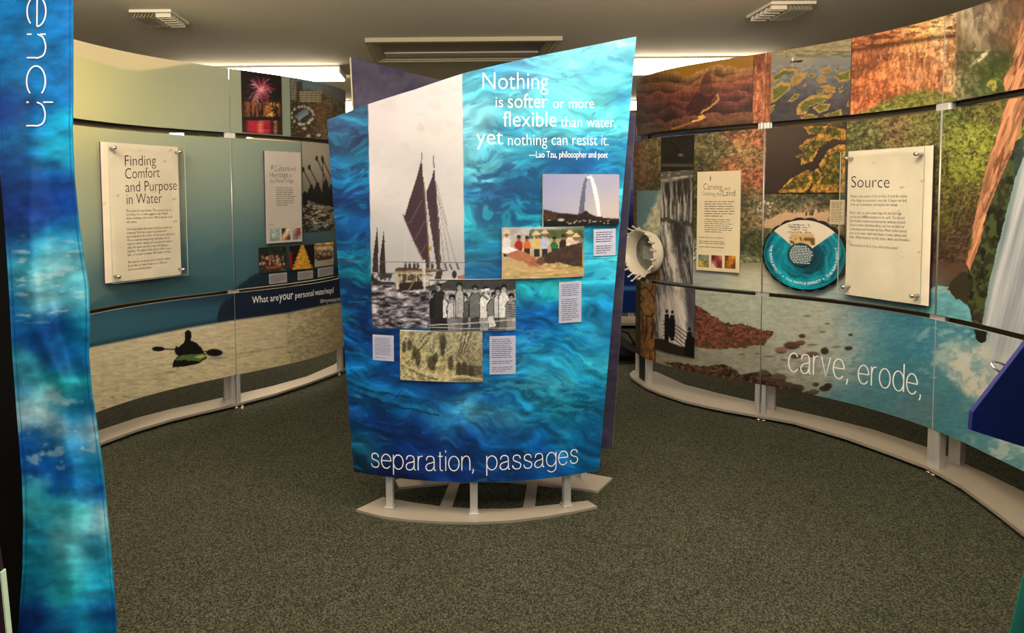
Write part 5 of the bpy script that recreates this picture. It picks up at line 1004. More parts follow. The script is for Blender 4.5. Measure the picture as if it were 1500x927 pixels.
wphoto('mounted_photo', 'lower half of a waterfall photo with silhouetted watchers at a railing', RW, (960.5, 1018, 416, 421, 511, 524), ph_falls, GR)
wphoto('mounted_photo', 'narrow photo of blue sky and white cloud behind the splash ring', RW, (934.5, 968.5, 279.5, 279, 395, 400), lambda X, Y: ph_sky_ground(X, Y), GR)
# ------------------------------------------------------------------ reading boards
def flat_on(surf, x0, x1, y, off):
    a, b = surf.sz(x0, y)[0], surf.sz(x1, y)[0]; A, B = surf.P(a, 0, 0)[:2], surf.P(b, 0, 0)[:2]
    t = (B - A) / np.hypot(*(B - A)); n = np.array([t[1], -t[0]]); A = A + n * off - t * .4; B = B + n * off + t * .4
    return Surf([A * (1 - k) + B * k for k in np.linspace(0, 1, 40)])
def sign(label, surf, q, off, m_edge, gain, paper, acr=None, gap=.055, thick=.014, head=(), body=(), inkn='black_ink'):
    Fs = flat_on(surf, q[0], q[1], (q[2] + q[4]) / 2, off); a, b, zb, zt = rect(Fs, *q); bo, to = rb(a, b, zb, zt)
    L = tuple(float(v) for v in Fs.P((a + b) / 2, zb, 0)); T = Thing('reading_board', label, 'information board', L, 'reading boards on the display walls')
    bd = board('backing_board', Fs, bo, to, 0, thick, paper, T, [PM_P, MAT[m_edge], MAT['navy_back']], step=3, gain=gain)
    n = Fs.n[20]; tdir = (Fs.c[-1] - Fs.c[0]); tdir /= np.hypot(*tdir); ya = math.atan2(tdir[1], tdir[0])
    for body_, x0, x1, y0, y1, cap in head: text(body_, Fs, x0, x1, y0, y1, cap, MAT[inkn], T, bd, fat=-.010, res=4)
    for lines, bq in body: block(lines, Fs, *bq, MAT['grey_ink'], T, bd, fill=.74)
    if acr:
        Ga = Surf([p + n * gap for p in Fs.c]); a2, b2, zb2, zt2 = rect(Ga, *acr); w = b2 - a2; c = Ga.P((a2 + b2) / 2, (zb2 + zt2) / 2, 0)
        MB().box(c, (w, .0045, zt2 - zb2), ya).build('acrylic_sheet', MAT['acrylic'], T)
        e = MB()
        for s in (a2, b2): e.box(Ga.P(s, (zb2 + zt2) / 2, 0), (.0016, .0052, zt2 - zb2), ya)
        for z in (zb2, zt2): e.box(Ga.P((a2 + b2) / 2, z, 0), (w, .0052, .0016), ya)
        e.build('sheet_edge', MAT['acrylic_edge'], T)
        for s in (a2 + .032, b2 - .032):
            for z in (zb2 + .035, zt2 - .035):
                p0 = Ga.P(s, z, -gap - .0); p1 = Ga.P(s, z, .0); p2 = Ga.P(s, z, .012)
                MB().tube([p0, p1, p1 + (p2 - p1) * .02, p2], [.0085, .0085, .0105, .0105], 14).build('standoff', MAT['chrome'], T, smooth=True)
    return T, Fs, bd
def paper(col, sp=0, seed=1, fade=None):
    def f(X, Y):
        c = CV(X, Y, col); c.tex(.05, 30, 40, seed)
        if fade: c.put(ss(fade[0], fade[1], Y), fade[2], .5)
        rnd = random.Random(seed); x0, x1, y0, y1 = X.min(), X.max(), Y.min(), Y.max()
        for k in range(sp):
            a, b = rnd.uniform(x0, x1), rnd.uniform(y0, y1 - (y1 - y0) * .3); r = rnd.uniform(1.2, 3); c.ln((130, 124, 118), [(a - r, b), (a, b + r * .45), (a + r, b)], .9, .55)
        return c.C
    return f
S1, F1, B1 = sign('white reading board headed Finding Comfort and Purpose in Water, behind clear acrylic', LW, (150.4, 263, 208, 215.2, 415, 402.5), .045, 'purple_edge', GL, paper((226, 214, 196), 18, 4), (161.7, 272.8, 207.6, 214.5, 415.5, 402.5), gap=.05,
    head=[('Finding', 183, 228.5, 243, 242, 16.5), ('Comfort', 183.5, 234, 262, 259.5, 16.5), ('and Purpose', 184, 259, 281.5, 278, 16.5), ('in Water', 185.5, 237, 299.5, 297, 16.5)],
    body=[(['The sound of a rain shower. The sound of rain on', 'a rooftop. A cool swim on a hot day. Playful', 'waves crashing on the shore. Water appeals to all', 'our senses.', '', 'Our relationship with water is both personal and', 'communal. We look to water to provide work', 'and solitude in the midst of our hectic daily lives.', 'We see natural beauty along riverbanks and use',
             'water to admire sunrise and sunset at the water’s', 'edge. No water also has a way of bringing us', 'together. We gather at the shore of the ocean, a', 'lake, or a river to swim, fish, boat, or feast.', '', 'We carry in our hearts and our minds realities', 'about what our water means to us. What are', 'your personal water/ways?'], (186, 256.5, 306.5, 304, 397.5, 390))])
S2, F2, B2 = sign('white reading board headed Source, behind clear acrylic on the right wall', RW, (1240.3, 1364, 221.5, 213.5, 431, 449.2), .045, 'purple_edge', GR, paper((228, 216, 198), 26, 7), (1229.2, 1351, 224, 214.4, 426, 448), gap=.05,
    head=[('Source', 1247, 1303, 274.5, 275, 17.5)],
    body=[(['Water is the source of all our lives. It is at the center', 'of the things we encounter every day. It shapes our land,', 'forms our communities, and inspires our culture.', '', 'Rivers, rain, ice, and oceans shape the land through', 'erosion and constant pressure on the earth. The ebb and', 'flow of water creates and destroys the landscape around.', 'Access to water determines where, and how, we build our', 'communities and structure our lives. Water holds a sacred',
             'place in the major myths and rituals of many cultures and', 'faiths. Water inspires our art, music, dance, and literature.', '', 'What would your life be if you did not have water?'], (1245, 1334.5, 284, 284, 363, 366))])
S3, F3, B3 = sign('grey-white reading board headed Culture and Heritage at the Water’s Edge', LW, (388.5, 441.5, 220.8, 223.3, 356.5, 354), .03, 'purple_edge', GL, paper((190, 182, 176), 0, 3),
    head=[('Culture', 401.5, 424, 251, 250.5, 9), ('and', 425.5, 433, 250, 250, 6), ('Heritage', 395.5, 422, 260, 259.5, 8.5), ('at', 424, 427.5, 259, 259, 5), ('the Water’s Edge', 395.5, 430, 268, 267.5, 6.5)], inkn='grey_ink')
S4, F4, B4 = sign('cream reading board headed Carving and Claiming the Land, right wall', RW, (1020.8, 1084, 251.5, 250, 395.4, 399.6), .03, 'white_edge', GR, paper((214, 200, 170), 0, 5),
    head=[('Carving', 1030.5, 1058, 277.5, 278.5, 9.5), ('and', 1060.5, 1069, 278.5, 278.5, 5.5), ('Claiming the', 1028.5, 1056.5, 286, 287, 6), ('Land', 1058.5, 1077, 287, 287, 9.5)], inkn='grey_ink')
def H3(T, bd):
    return Holder(bd, T.loc)
def kid(surf, q, n, seed, T, bd, para=(), bold=0, m='grey_ink'): scribble(surf, q, n, MAT[m], H3(T, bd), .0012, seed, para=para, bold=bold)
kid(F3, (404.5, 432.5, 273.5, 273.5, 302, 301.5), 9, 2, S3, B3); kid(F3, (393, 407, 328.5, 328.5, 330.5, 330.5), 1, 3, S3, B3)
kid(F4, (1032, 1077, 293.5, 293.5, 318, 318.5), 7, 4, S4, B4); kid(F4, (1032, 1074, 320, 320.5, 341, 342), 7, 5, S4, B4); kid(F4, (1024, 1066, 346.5, 347, 366, 367), 7, 6, S4, B4, para=(1, 4, 6))
def inset(F_, T, bd, q, kind, gain):
    a, b, zb, zt = rect(F_, *q); bo, to = rb(a, b, zb, zt)
    o = board('inset_picture', F_, bo, to, .0015, .0012, ph_swatch(kind, q[0], q[2], q[1] - q[0], q[4] - q[2]), T, [PM_P, MAT['white_edge'], MAT['white_edge']], step=1.2, parent=bd, gain=gain)
for k, q in enumerate(((395, 409.5, 334.5, 334.5, 353, 352.5), (412.5, 425, 334, 334, 351.8, 351.5), (428.5, 440.5, 333.8, 333.8, 351, 350.5))): inset(F3, S3, B3, q, 3 + k, GL)
for k, q in enumerate(((1023, 1038.5, 373, 373.2, 390.5, 391.5), (1042, 1058, 373.8, 374, 391.7, 392.6), (1061.5, 1077.5, 374.3, 374.5, 392.8, 393.8))): inset(F4, S4, B4, q, k, GR)
def drop(F_, T, bd, x, y, s):   # the small printed sail mark beside each heading
    mb = MB(); P = [F_.sz(x + dx * s, y + dy * s) for dx, dy in ((0, 5), (0, 0), (1.4, -4), (1.6, 0), (.8, 5))]; mb.add([F_.P(a, z, .0012) for a, z in P], [(0, 1, 2, 3, 4)])
    me = mesh_of('heading_mark', mb.V, mb.F, [MAT['grey_ink']], None, T.loc); link('heading_mark', me, T, bd)
drop(F3, S3, B3, 397.5, 244, 1); drop(F4, S4, B4, 1040, 260.5, 1)
h = mounted('caption_card', 'small cream caption card between the ripple wheel and the Source board', 'caption card', RW, (1216, 1237.5, 292.5, 293, 328.5, 328.5), .006, .005, lambda X, Y: CV(X, Y, (196, 178, 146)).C, gain=GR, step=4)
scribble(RW, (1218, 1235.5, 294.5, 295, 325.5, 325.5), 12, MAT['grey_ink'], h, .0075, 9, bold=3)

# ------------------------------------------------------------------ ripple wheel
def wheel():
    s, z = RW.sz(1180, 372); Rw = .208; c0 = RW.P(s, z, .012); nrm = np.array([np.interp(s, RW.t, RW.n[:, 0]), np.interp(s, RW.t, RW.n[:, 1]), 0]); tan = np.array([-nrm[1], nrm[0], 0])
    if tan @ np.array([1, 0, 0]) < 0: tan = -tan
    up = np.array([0, 0, 1.]); pt = lambda a, b, n: c0 + tan * a + up * b + nrm * n
    T = Thing('ripple_wheel', 'round teal turning wheel lettered The Ripple Effect, on the right wall', 'wheel', tuple(float(v) for v in pt(0, -Rw, .02)))
    mb = MB(); N = 20; n2 = N * 10; ring = []
    for k in range(n2):
        t = 2 * math.pi * k / n2; r = Rw * (1.03 + .05 * abs(math.sin(t * N / 2)) ** .7); ring.append((r * math.cos(t), r * math.sin(t)))
    V = [pt(a, b, n) for n in (.012, .030) for a, b in ring]; mb.add(V, [tuple(range(n2)), tuple(range(2 * n2 - 1, n2 - 1, -1))] + [(i, (i + 1) % n2, n2 + (i + 1) % n2, n2 + i) for i in range(n2)]); mb.build('scalloped_wheel', MAT['black'], T)
    MB().tube([pt(0, 0, -.011), pt(0, 0, .055)], .02, 16).build('axle', MAT['alu'], T)
    nr, na = 42, 150; V = []; 
    for i in range(1, nr + 1):
        for k in range(na): t = 2 * math.pi * k / na; V.append((i / nr * math.cos(t), i / nr * math.sin(t)))
    V = np.array([(0, 0)] + V); x, y = V[:, 0], V[:, 1]; c = CV(x * 100, y * 100)
    r = np.hypot(x, y); an = np.degrees(np.arctan2(x, y)); w = fbm(r * 6 + fbm(x * 2.2 + 5, y * 2.2, 3) * 2.5, an * 0 + x * .9, 5, 4)
    c.C = np.array([4, 60, 76.]) + np.clip((w[:, None] - .38) * 3.2, 0, 1) * np.array([10, 100, 112.]); c.put(ss(.62, .72, fbm(x * 5, y * 3 + r * 6, 8)), (60, 190, 196), .4); c.put(ss(.9, .99, r), (10, 150, 160), .5)
    wd = ((an > -49) & (an < 47) & (r > .2)).astype(float); c.put(wd, (206, 196, 180)); c.put(wd * soft_box(x, y, -.32, .28, .26, .62, .03), (190, 160, 110)); c.spk((90, 64, 40), 12, 12, .5, 4, wd * soft_box(x, y, -.34, .28, .28, .5, .03), .9)
    for k in range(4): c.put(wd * (np.abs(y - .86 + k * .07) < .014) * (np.abs(x + .1) < .28) * (fbm(x * 18, y * 4, k) > .4), (110, 100, 90))
    cc = np.clip(c.C / 255, 0, 1) ** 2.2 * np.array(GR); nv = len(V); P3 = np.array([pt(a * Rw, b * Rw, .052) for a, b in V]); rimb = np.array([pt(a * Rw, b * Rw, .044) for a, b in V[-na:]])
    Fc = [(0, 1 + k, 1 + (k + 1) % na) for k in range(na)] + [(1 + i * na + k, 1 + (i + 1) * na + k, 1 + (i + 1) * na + (k + 1) % na, 1 + i * na + (k + 1) % na) for i in range(nr - 1) for k in range(na)]
    e = nv - na; Fc2 = [(e + k, nv + k, nv + (k + 1) % na, e + (k + 1) % na) for k in range(na)] + [tuple(nv + k for k in range(na))]
    me = mesh_of('printed_disc', np.vstack([P3, rimb]), Fc + Fc2, [PM_P, MAT['white_edge']], [0] * len(Fc) + [1] * len(Fc2), T.loc)
    col = np.ones((nv + na, 4)); col[:nv, :3] = np.clip(cc, .002, .95); at = me.color_attributes.new('ink', 'FLOAT_COLOR', 'POINT'); at.data.foreach_set('color', col.ravel()); D = link('printed_disc', me, T)
    mb = MB(); hr = [(.335 * Rw * math.cos(2 * math.pi * k / 48) - .01, .335 * Rw * math.sin(2 * math.pi * k / 48) + .002) for k in range(48)]
    mb.add([pt(a, b, n) for n in (.053, .062) for a, b in hr], [tuple(range(48)), tuple(range(95, 47, -1))] + [(i, (i + 1) % 48, 48 + (i + 1) % 48, 48 + i) for i in range(48)]); hub = mb.build('hub', mat('dark_teal_hub', (16, 62, 66), .5), T)
    class Flat:
        def P(s, a, b, o=0): a = np.asarray(a, float); b = np.broadcast_to(np.asarray(b, float), a.shape); return c0 + a[..., None] * tan + b[..., None] * up + nrm * (.0625 + o)
    rnd = random.Random(4); mb = MB()
    for k in range(11):
        y0 = .05 - k * .0098; wmax = math.sqrt(max(0, (.3 * Rw) ** 2 - y0 * y0)) * .9; xx = -wmax - .01
        while xx < wmax - .012: l = rnd.uniform(.006, .016); P = [pt(xx, y0 - .0022, .0635), pt(xx + l, y0 - .0022, .0635), pt(xx + l, y0 + (.0022 if k else .004), .0635), pt(xx, y0 + (.0022 if k else .004), .0635)]; mb.add(P, [(0, 1, 2, 3)]); xx += l + .003
    me = mesh_of('printed_lines', mb.V, mb.F, [MAT['pale_ink']], None, T.loc); link('printed_lines', me, T, hub)['kind'] = 'stuff'
    class Arc:
        def P(s, a, b, o=0):
            a = np.asarray(a, float); rr = .80 * Rw - np.asarray(b, float) + .012; th = -math.pi / 2 + a / (.85 * Rw)
            return c0 + (rr * np.cos(th))[..., None] * tan + (rr * np.sin(th))[..., None] * up + nrm * .0532
    A = Arc(); k = .85 * Rw
    for mid_ in (-1.30, 0.02, 1.34): TXT.append(dict(b=[('THE RIPPLE EFFECT', k * (mid_ - .56), 0, k * (mid_ + .56), 0, .0145)], surf=A, m=MAT['white_ink'], th=T, pa=D, off=0, fat=-.004, name='lettering', res=2))
    for b_ in (-.63, .67): TXT.append(dict(b=[('•', k * (b_ - .02), -.002, k * (b_ + .02), -.002, .02)], surf=A, m=MAT['white_ink'], th=T, pa=D, off=0, fat=-.004, name='lettering', res=2))
wheel()

# ------------------------------------------------------------------ crown-shaped splash ring at the end of the right wall
def crown():
    s, z = RW.sz(953, 369.5); c0 = RW.P(s, z, 0); nrm = np.array([np.interp(s, RW.t, RW.n[:, 0]), np.interp(s, RW.t, RW.n[:, 1]), 0]); tan = np.array([-nrm[1], nrm[0], 0]); up = np.array([0, 0, 1.])
    pt = lambda r, th, n: c0 + (tan * math.cos(th) + up * math.sin(th)) * r + nrm * n
    T = Thing('splash_crown', 'ivory crown-shaped splash ring with beaded spikes on the right wall end', 'sculpture', tuple(float(v) for v in pt(.15, -math.pi / 2, .05)))
    N = 96; prof = [(.128, .012), (.150, .012), (.158, .03), (.160, .07), (.164, .105), (.168, .118)]; inn = [(.160, .118), (.150, .10), (.140, .06), (.132, .03)]
    V = []; 
    for r, n in prof + inn:
        for k in range(N):
            th = 2 * math.pi * k / N; lip = .012 * abs(math.sin(th * 9)) ** 1.5 * (-1 if n > .1 else 0); V.append(pt(r, th, n + lip))
    R_ = len(prof) + len(inn); Fc = [(i * N + k, i * N + (k + 1) % N, ((i + 1) % R_) * N + (k + 1) % N, ((i + 1) % R_) * N + k) for i in range(R_) for k in range(N)]
    MB().add(V, Fc).build('ring', MAT['ceramic'], T, smooth=True)
    rnd = random.Random(6)
    for k in range(18):
        th = 2 * math.pi * (k + .5) / 18; l = rnd.uniform(.018, .038); mb = MB(); a = rnd.uniform(-.05, .05)
        pts = [pt(.163, th, .095), pt(.168 + l * .2, th + a * .3, .11 + l * .5), pt(.170 + l * .6, th + a * .6, .12 + l * .8), pt(.171 + l * .8, th + a, .12 + l), pt(.171 + l * .86, th + a, .125 + l * 1.05), pt(.171 + l * .92, th + a, .13 + l * 1.1), pt(.171 + l * .98, th + a, .134 + l * 1.13)]
        mb.tube(pts, [.011, .0065, .004, .0045, .0075, .007, .003], 8).build('spike', MAT['ceramic'], T, smooth=True)
    mb = MB(); ring = [pt(.131, 2 * math.pi * k / 40, .016) for k in range(40)]; ring2 = [pt(.131, 2 * math.pi * k / 40, .022) for k in range(40)]
    mb.add(ring + ring2, [tuple(range(40)), tuple(range(79, 39, -1))] + [(i, (i + 1) % 40, 40 + (i + 1) % 40, 40 + i) for i in range(40)]); pl = mb.build('picture_disc', mat('disc_print', (110, 116, 110), .3, noise=.5, nscale=22), T)
    mb = MB(); rnd = random.Random(2)
    for i in range(9):
        y0 = .04 - i * .011; x = -.055
        while x < .05: l = rnd.uniform(.008, .02); mb.add([c0 + tan * a + up * b + nrm * .0235 for a, b in ((x, y0), (x + l, y0), (x + l, y0 + .004), (x, y0 + .004))], [(0, 1, 2, 3)]); x += l + .004
    me = mesh_of('printed_lines', mb.V, mb.F, [MAT['white_ink']], None, T.loc); link('printed_lines', me, T, pl)['kind'] = 'stuff'
crown()

# ------------------------------------------------------------------ hanging fabric banner, near left
LE = [(-340, -14), (-100, -10), (0, -8), (150, -4), (250, 0), (330, 7), (440, 14), (520, 18), (600, 24), (700, 32), (760, 34), (830, 33), (927, 26), (1010, 20)]
RE = [(-340, 106), (0, 107), (150, 107), (190, 106), (260, 109), (330, 116), (370, 122), (420, 130), (470, 131), (520, 130), (570, 134), (650, 146), (720, 154), (780, 160), (860, 167), (927, 172), (1010, 176)]
def bdepth(px, py):
    u = (px - np.interp(py, *zip(*LE))) / (np.interp(py, *zip(*RE)) - np.interp(py, *zip(*LE)))
    d = 1.5 + .012 * np.sin(py / 95. + 1) + .010 * np.sin(u * 6.3 + py / 120.)
    w = np.interp(py, [0, 250, 420, 600, 760, 1000], [.2, .5, 1, 1.2, 1.2, .8])
    ridge = u - np.interp(py, [0, 420, 480, 560, 640, 720, 800, 860, 1000], [.5, .30, .38, .62, .55, .62, .48, .55, .6])
    d = d - w * .016 * np.exp(-(ridge / .14) ** 2) + w * .013 * np.exp(-((ridge - .24) / .13) ** 2) + .008 * w * np.sin((py + 60 * u) / 17.) * np.exp(-((u - .8) / .2) ** 2)
    return d + w * .008 * (fbm(px / 26, py / 38, 61, 3) - .5) + .006 * ((u - .5) * 2) ** 4
class BannerSurf:
    def sz(s, px, py): return float(py), float(px)
    def P(s, a, b, o=0):
        py = np.asarray(a, float); px = np.broadcast_to(np.asarray(b, float), py.shape); x, y, q = ray(px, py); k = (bdepth(px, py) - o) / y
        return np.stack([x * k, y * k, EYE + q * k], -1)
def banner():
    BS = BannerSurf(); pys = np.linspace(-340, 1010, 700); us = np.linspace(0, 1, 90)
    G_ = [(lx + (rx - lx) * us, np.full(90, py)) for py in pys for lx, rx in [(np.interp(py, *zip(*LE)), np.interp(py, *zip(*RE)))]]
    px = np.concatenate([g[0] for g in G_]); py = np.concatenate([g[1] for g in G_]); Pf = BS.P(py, px, 0); Pb = Pf + np.array([0, .0025, 0]); n = len(px); idx = np.arange(n).reshape(700, 90)
    fr_ = np.stack([idx[1:, :-1], idx[1:, 1:], idx[:-1, 1:], idx[:-1, :-1]], -1).reshape(-1, 4)
    loop = np.r_[idx[0, ::-1], idx[1:, 0], idx[-1, 1:], idx[-2:0:-1, -1]]; nl = len(loop)
    T = Thing('hanging_banner', 'tall blue water-print fabric banner hanging at the near left', 'banner', (float(Pf[-45][0]), float(Pf[-45][1]), float(Pf[:, 2].min())))
    C = banner_ink(px, py); cv = CV(px, py); cv.C = C; L_ = np.interp(py, *zip(*LE)); R_ = np.interp(py, *zip(*RE))
    cv.put(1 - ss(.4, 1.2, np.abs(px - R_ + 4.5)), (10, 60, 120), .5); cv.put(1 - ss(.4, 1.2, np.abs(px - L_ - 5)), (10, 60, 120), .5); cv.put(ss(1.6, .6, R_ - px), (60, 170, 200), .6)
    Fc = fr_.tolist() + [(int(loop[i]), int(loop[(i + 1) % nl]), int(loop[(i + 1) % nl]) + n, int(loop[i]) + n) for i in range(nl)] + (fr_[:, ::-1] + n).tolist()
    me = mesh_of('fabric', np.vstack([Pf, Pb]), Fc, [PM_B], None, T.loc, True); cc = np.clip(cv.C / 255, 0, 1) ** 2.2 * np.array(GB); col = np.ones((2 * n, 4)); col[:n, :3] = np.clip(cc, .002, .95); col[n:, :3] = col[:n, :3] * .6
    at = me.color_attributes.new('ink', 'FLOAT_COLOR', 'POINT'); at.data.foreach_set('color', col.ravel()); fab = link('fabric', me, T)
    hairline('drench', BS, -96, 40.5, 184, 38.5, 27.5, .075, MAT['white_ink'], T, fab, off=.003)
    t0, t1 = Pf[0], Pf[89]; zt = t0[2]; MB().tube([(t0[0] - .03, t0[1], zt + .005), (t1[0] + .03, t1[1], zt + .005)], .012, 12).build('hanging_rod', MAT['alu'], T, smooth=True)
    for x in (t0[0] + .02, t1[0] - .02): MB().tube([(x, t0[1], zt + .01), (x, t0[1], H)], .002, 6).build('cord', MAT['alu'], T)
banner()
T = Thing('dark_screen', 'black screen standing behind the blue banner at the left edge', 'screen', (-1.30, 1.72, 0))
bx = onz(24, 900, 1.0); MB().box((-1.62, 1.72, 1.12), (.80, .03, 2.16), 0, bev=.005).build('panel', MAT['black'], T)
for x in (-1.9, -1.32): MB().box((x, 1.72, .02), (.06, .30, .04)).build('foot', MAT['black'], T)
A_, B_ = ony(0, 838, 1.30), ony(9, 927, 1.30)
T = Thing('tapered_sign', 'dark tapered sign with a pale edge at the bottom left corner', 'sign', (-1.15, 1.3, 0))
C_ = ony(40, 1240, 1.30)
dx = (C_[0] - A_[0]) / (C_[2] - A_[2])
pol = [(A_[0] - .02, A_[2] + .0), (A_[0] + dx * (0.02 - A_[2]), 0.02), (A_[0] - .35, .02), (A_[0] - .35, A_[2])]
pol = [(A_[0], A_[2]), (B_[0], B_[2]), (B_[0] + (B_[0] - A_[0]) * (B_[2] - .01) / (A_[2] - B_[2]), .01), (A_[0] - .4, .01), (A_[0] - .4, A_[2] + .25), (A_[0] - .03, A_[2] + .25)]
def slab(pol, y, th, m, name, T, inset=0):
    n = len(pol); V = [(x, y, z) for x, z in pol] + [(x, y + th, z) for x, z in pol]
    return MB().add(V, [tuple(range(n)), tuple(range(2 * n - 1, n - 1, -1))] + [(i, n + i, n + (i + 1) % n, (i + 1) % n) for i in range(n)]).build(name, m, T)
slab(pol, 1.30, .012, mat('plum_board', (40, 14, 30), .6), 'board', T)
slab([(A_[0], A_[2]), (B_[0], B_[2]), pol[2], (pol[2][0] + .004, .01), (B_[0] + .004, B_[2]), (A_[0] + .004, A_[2])], 1.299, .014, mat('pale_sign_edge', (190, 214, 190), .5), 'edge_strip', T)

# ------------------------------------------------------------------ near right: blue board with a chrome ring, teal banner corner
y = 1.62; q = [ony(a, b, y) for a, b in ((1500, 507), (1425.5, 603.5), (1423, 630), (1500, 654.5), (1760, 735), (1800, 300), (1660, 300))]
T = Thing('blue_sign_board', 'pointed dark blue board sticking in from the right edge', 'sign', (q[4][0] - .12, y, 0))
slab([(a[0], a[2]) for a in q], y, .012, [mat('royal_blue_board', (8, 28, 104), .55, noise=.12, nscale=5)], 'board', T)
e = MB(); 
for a, b in zip(q[:3], q[1:4]): e.tube([(a[0], y + .006, a[2]), (b[0], y + .006, b[2])], .0012, 6)
e.build('board_edge', mat('rose_edge', (80, 50, 80), .6), T)
xs = q[4][0] - .12
MB().tube([(xs, y + .035, .012), (xs, y + .035, 1.5)], .016, 12).build('pole', MAT['alu'], T, smooth=True)
MB().tube([(xs, y + .035, 0), (xs, y + .035, .012)], .16, 28).build('stand_base', MAT['plate'], T)
c = ony(1471, 541, y + .05); mb = MB(); pts = [(c[0] + .035 * math.cos(t), c[1] + .02 * math.sin(t), c[2] + .016 * math.sin(t) - .010 * math.cos(t)) for t in np.linspace(0, 2 * math.pi, 33)]
mb.tube(pts, .0038, 8, cap=False).build('ring', MAT['chrome'], T, smooth=True)
q = [ony(a, b, 1.25) for a, b in ((1500, 880), (1488, 930), (1476, 985))]
T = Thing('teal_banner', 'teal fabric banner showing only its corner at the bottom right', 'banner', (q[2][0] + .2, 1.25, 0))
V = []; nu, nv = 24, 40; x0s = [q[0][0] + .45, q[0][0] + .06, q[0][0], q[1][0], q[2][0], q[2][0] - .02]; zs_ = [2.3, q[0][2] + .3, q[0][2], q[1][2], q[2][2], .03]
for j in range(nv + 1):
    z = .03 + (2.3 - .03) * j / nv; xl = float(np.interp(z, zs_[::-1], x0s[::-1]))
    for i in range(nu + 1): V.append((xl + (q[0][0] + .75 - xl) * i / nu, 1.25 + .012 * math.sin(i * .8 + j * .15), z))
n = len(V); Fc = [(j * (nu + 1) + i, j * (nu + 1) + i + 1, (j + 1) * (nu + 1) + i + 1, (j + 1) * (nu + 1) + i) for j in range(nv) for i in range(nu)]
me = mesh_of('fabric', V, Fc, [mat('teal_fabric', (0, 92, 78), .8, noise=.2, nscale=6)], None, T.loc, True); fo = link('fabric', me, T); sm = fo.modifiers.new('thickness', 'SOLIDIFY'); sm.thickness = .003
xp = q[0][0] + .8; MB().tube([(xp, 1.25, .012), (xp, 1.25, 2.33)], .014, 12).build('pole', MAT['alu'], T, smooth=True); MB().tube([(xp, 1.25, 0), (xp, 1.25, .012)], .17, 28).build('stand_base', MAT['plate'], T)

# ------------------------------------------------------------------ things seen beyond the gaps
a = ony(924, 173, 6.2); b = ony(924, 458, 6.2)
S9 = Surf([(x, 6.2) for x in np.linspace(a[0] - 1.3, a[0] + 1.1, 30)]); T = Thing('blue_display_panel', 'distant dark blue display panel seen between the centre display and right wall', 'display panel', (a[0] - .1, 6.2, 0))
def ink9(X, Y):
    c = CV(X, Y, (26, 34, 78)); c.tex(.5, 30, 8, 3); c.put(soft_box(X, Y, 800, 196, 1000, 300, 8), (44, 66, 110), .6); c.put(ss(.5, .62, fbm(X / 20, Y / 5, 4)) * soft_box(X, Y, 700, 230, 1100, 300, 6), (96, 124, 150), .5)
    c.put(ss(300, 330, Y), (10, 18, 50), .8); c.put(ss(370, 400, Y), (10, 36, 110), .7); c.put(soft_box(X, Y, 700, 419, 1100, 425, 2), (60, 130, 170), .8); return c.C
bo, to = rb(.05, 2.3, b[2], a[2]); board('graphic_panel', S9, bo, to, 0, .02, ink9, T, [PM_P, MAT['paint_white'], MAT['navy_back']], step=2.5, gain=(1.3, 1.3, 1.3))
for x in (a[0] + .03, a[0] - 1.1, a[0] + .9): MB().box((x, 6.235, a[2] / 2), (.05, .04, a[2])).build('post', MAT['alu'], T)
z9 = ony(924, 463, 6.2)[2]; MB().box((a[0] - .1, 6.2, .055), (2.3, .34, .03)).build('base_plate', MAT['plate'], T)
for x in (a[0] - 1.1, a[0] + .9): MB().box((x, 6.2, .02), (.05, .3, .04)).build('foot', MAT['alu'], T)
a = ony(268, 190, 6.6); T = Thing('green_display_panel', 'distant green display panel glimpsed through gaps of the left wall', 'display panel', (a[0] + .3, 6.6, 0))
S8 = Surf([(x, 6.6) for x in np.linspace(a[0], a[0] + .75, 20)]); bo, to = rb(0.01, .74, .25, 2.25)
board('graphic_panel', S8, bo, to, 0, .02, lambda X, Y: CV(X, Y, (96, 120, 30)).tex(.5, 14, 10, 3).C, T, [PM_P, MAT['paint_white'], MAT['navy_back']], step=4)
for x in (a[0] + .05, a[0] + .7): MB().box((x, 6.64, 1.12), (.05, .04, 2.24)).build('post', mat('yellow_post', (196, 168, 60), .5), T)
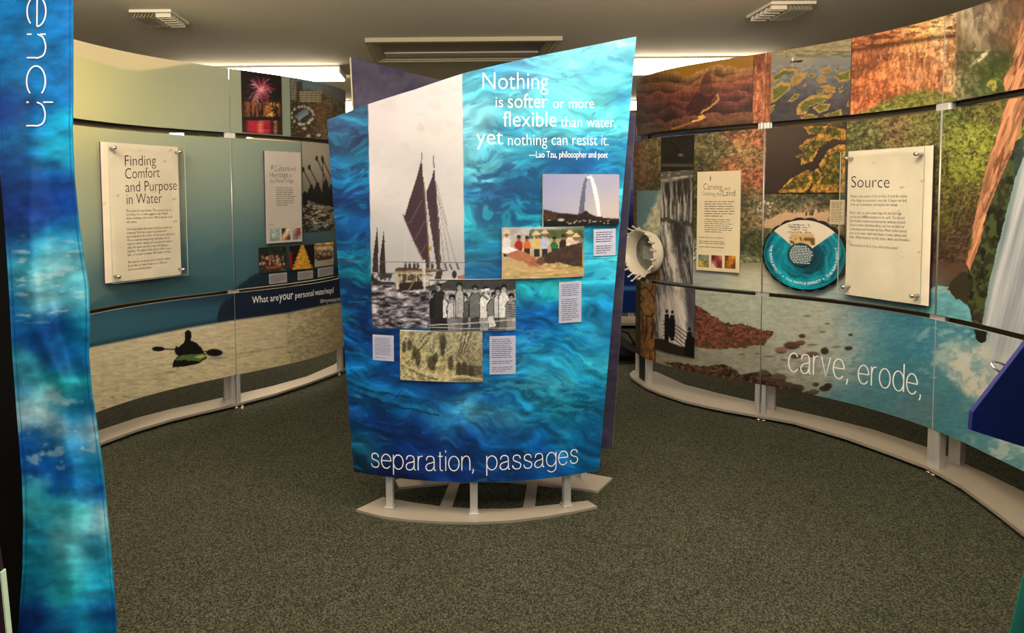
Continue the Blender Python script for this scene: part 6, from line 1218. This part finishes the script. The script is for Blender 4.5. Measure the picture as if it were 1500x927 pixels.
# slumped dark bag on the carpet
def bag():
    p = onz(912, 531, 0); bm = bmesh.new(); bmesh.ops.create_icosphere(bm, subdivisions=4, radius=1)
    T = Thing('dark_bag', 'dark navy bag slumped on the carpet beyond the centre display', 'bag', (p[0] - .02, p[1] + .1, 0))
    for v in bm.verts:
        x, y, z = v.co; n = .1 * math.sin(x * 5 + z * 4) + .07 * math.sin(y * 7 - z * 3) + .05 * math.sin(z * 11 + x * 3)
        k = 1 + n; h = max(-1, z); v.co = (x * .20 * k * (1.0 - .35 * (z > 0) * z), y * .15 * k, (h + 1) * .125 * (1 + .25 * math.cos(x * 2.2 + 1.2)))
    for f in bm.faces: f.smooth = True
    me = bpy.data.meshes.new('body'); bm.to_mesh(me); bm.free(); me.materials.append(mat('navy_canvas', (16, 18, 30), .8, noise=.3, nscale=14, bump=.4)); link('body', me, T)
    o = MB().tube([(p[0] - .12, p[1] + .08, .22), (p[0] - .05, p[1] + .05, .29), (p[0] + .06, p[1] + .05, .25), (p[0] + .16, p[1] + .03, .08), (p[0] + .19, p[1] + .02, .015), (p[0] + .14, p[1] - .02, .012)], .011, 8).build('strap', MAT['rubber'], T, smooth=True)
bag()
flush_text()

# what each mural panel shows
for (t, i), lab in {(0, 0): 'pale green upper panel under a cream haze', (1, 0): 'green to blue middle panel with far hills', (2, 0): 'lower panel with the kayaker', (0, 1): 'upper panel behind the fireworks photo',
                    (1, 1): 'middle panel behind the small photographs', (2, 1): 'lower panel asking What are your personal water/ways?'}.items(): PL[t, i]['label'] = lab
for (t, i), lab in {(0, 0): 'upper panel behind the canyon photo', (1, 0): 'middle panel of autumn brush and red rock', (2, 0): 'lower panel of red rocks and cracked earth', (0, 1): 'upper panel of orange cliff', (1, 1): 'middle panel of trees and sandbank',
                    (2, 1): 'lower panel lettered carve, erode', (0, 2): 'upper panel of grey cliff and tree trunk', (1, 2): 'middle panel of yellow-green tree and waterfall', (2, 2): 'lower panel of turquoise pool and foam'}.items(): PR[t, i]['label'] = lab
CUP['label'] = 'upper front board with the quotation'; CLOW['label'] = 'lower front board lettered separation, passages'
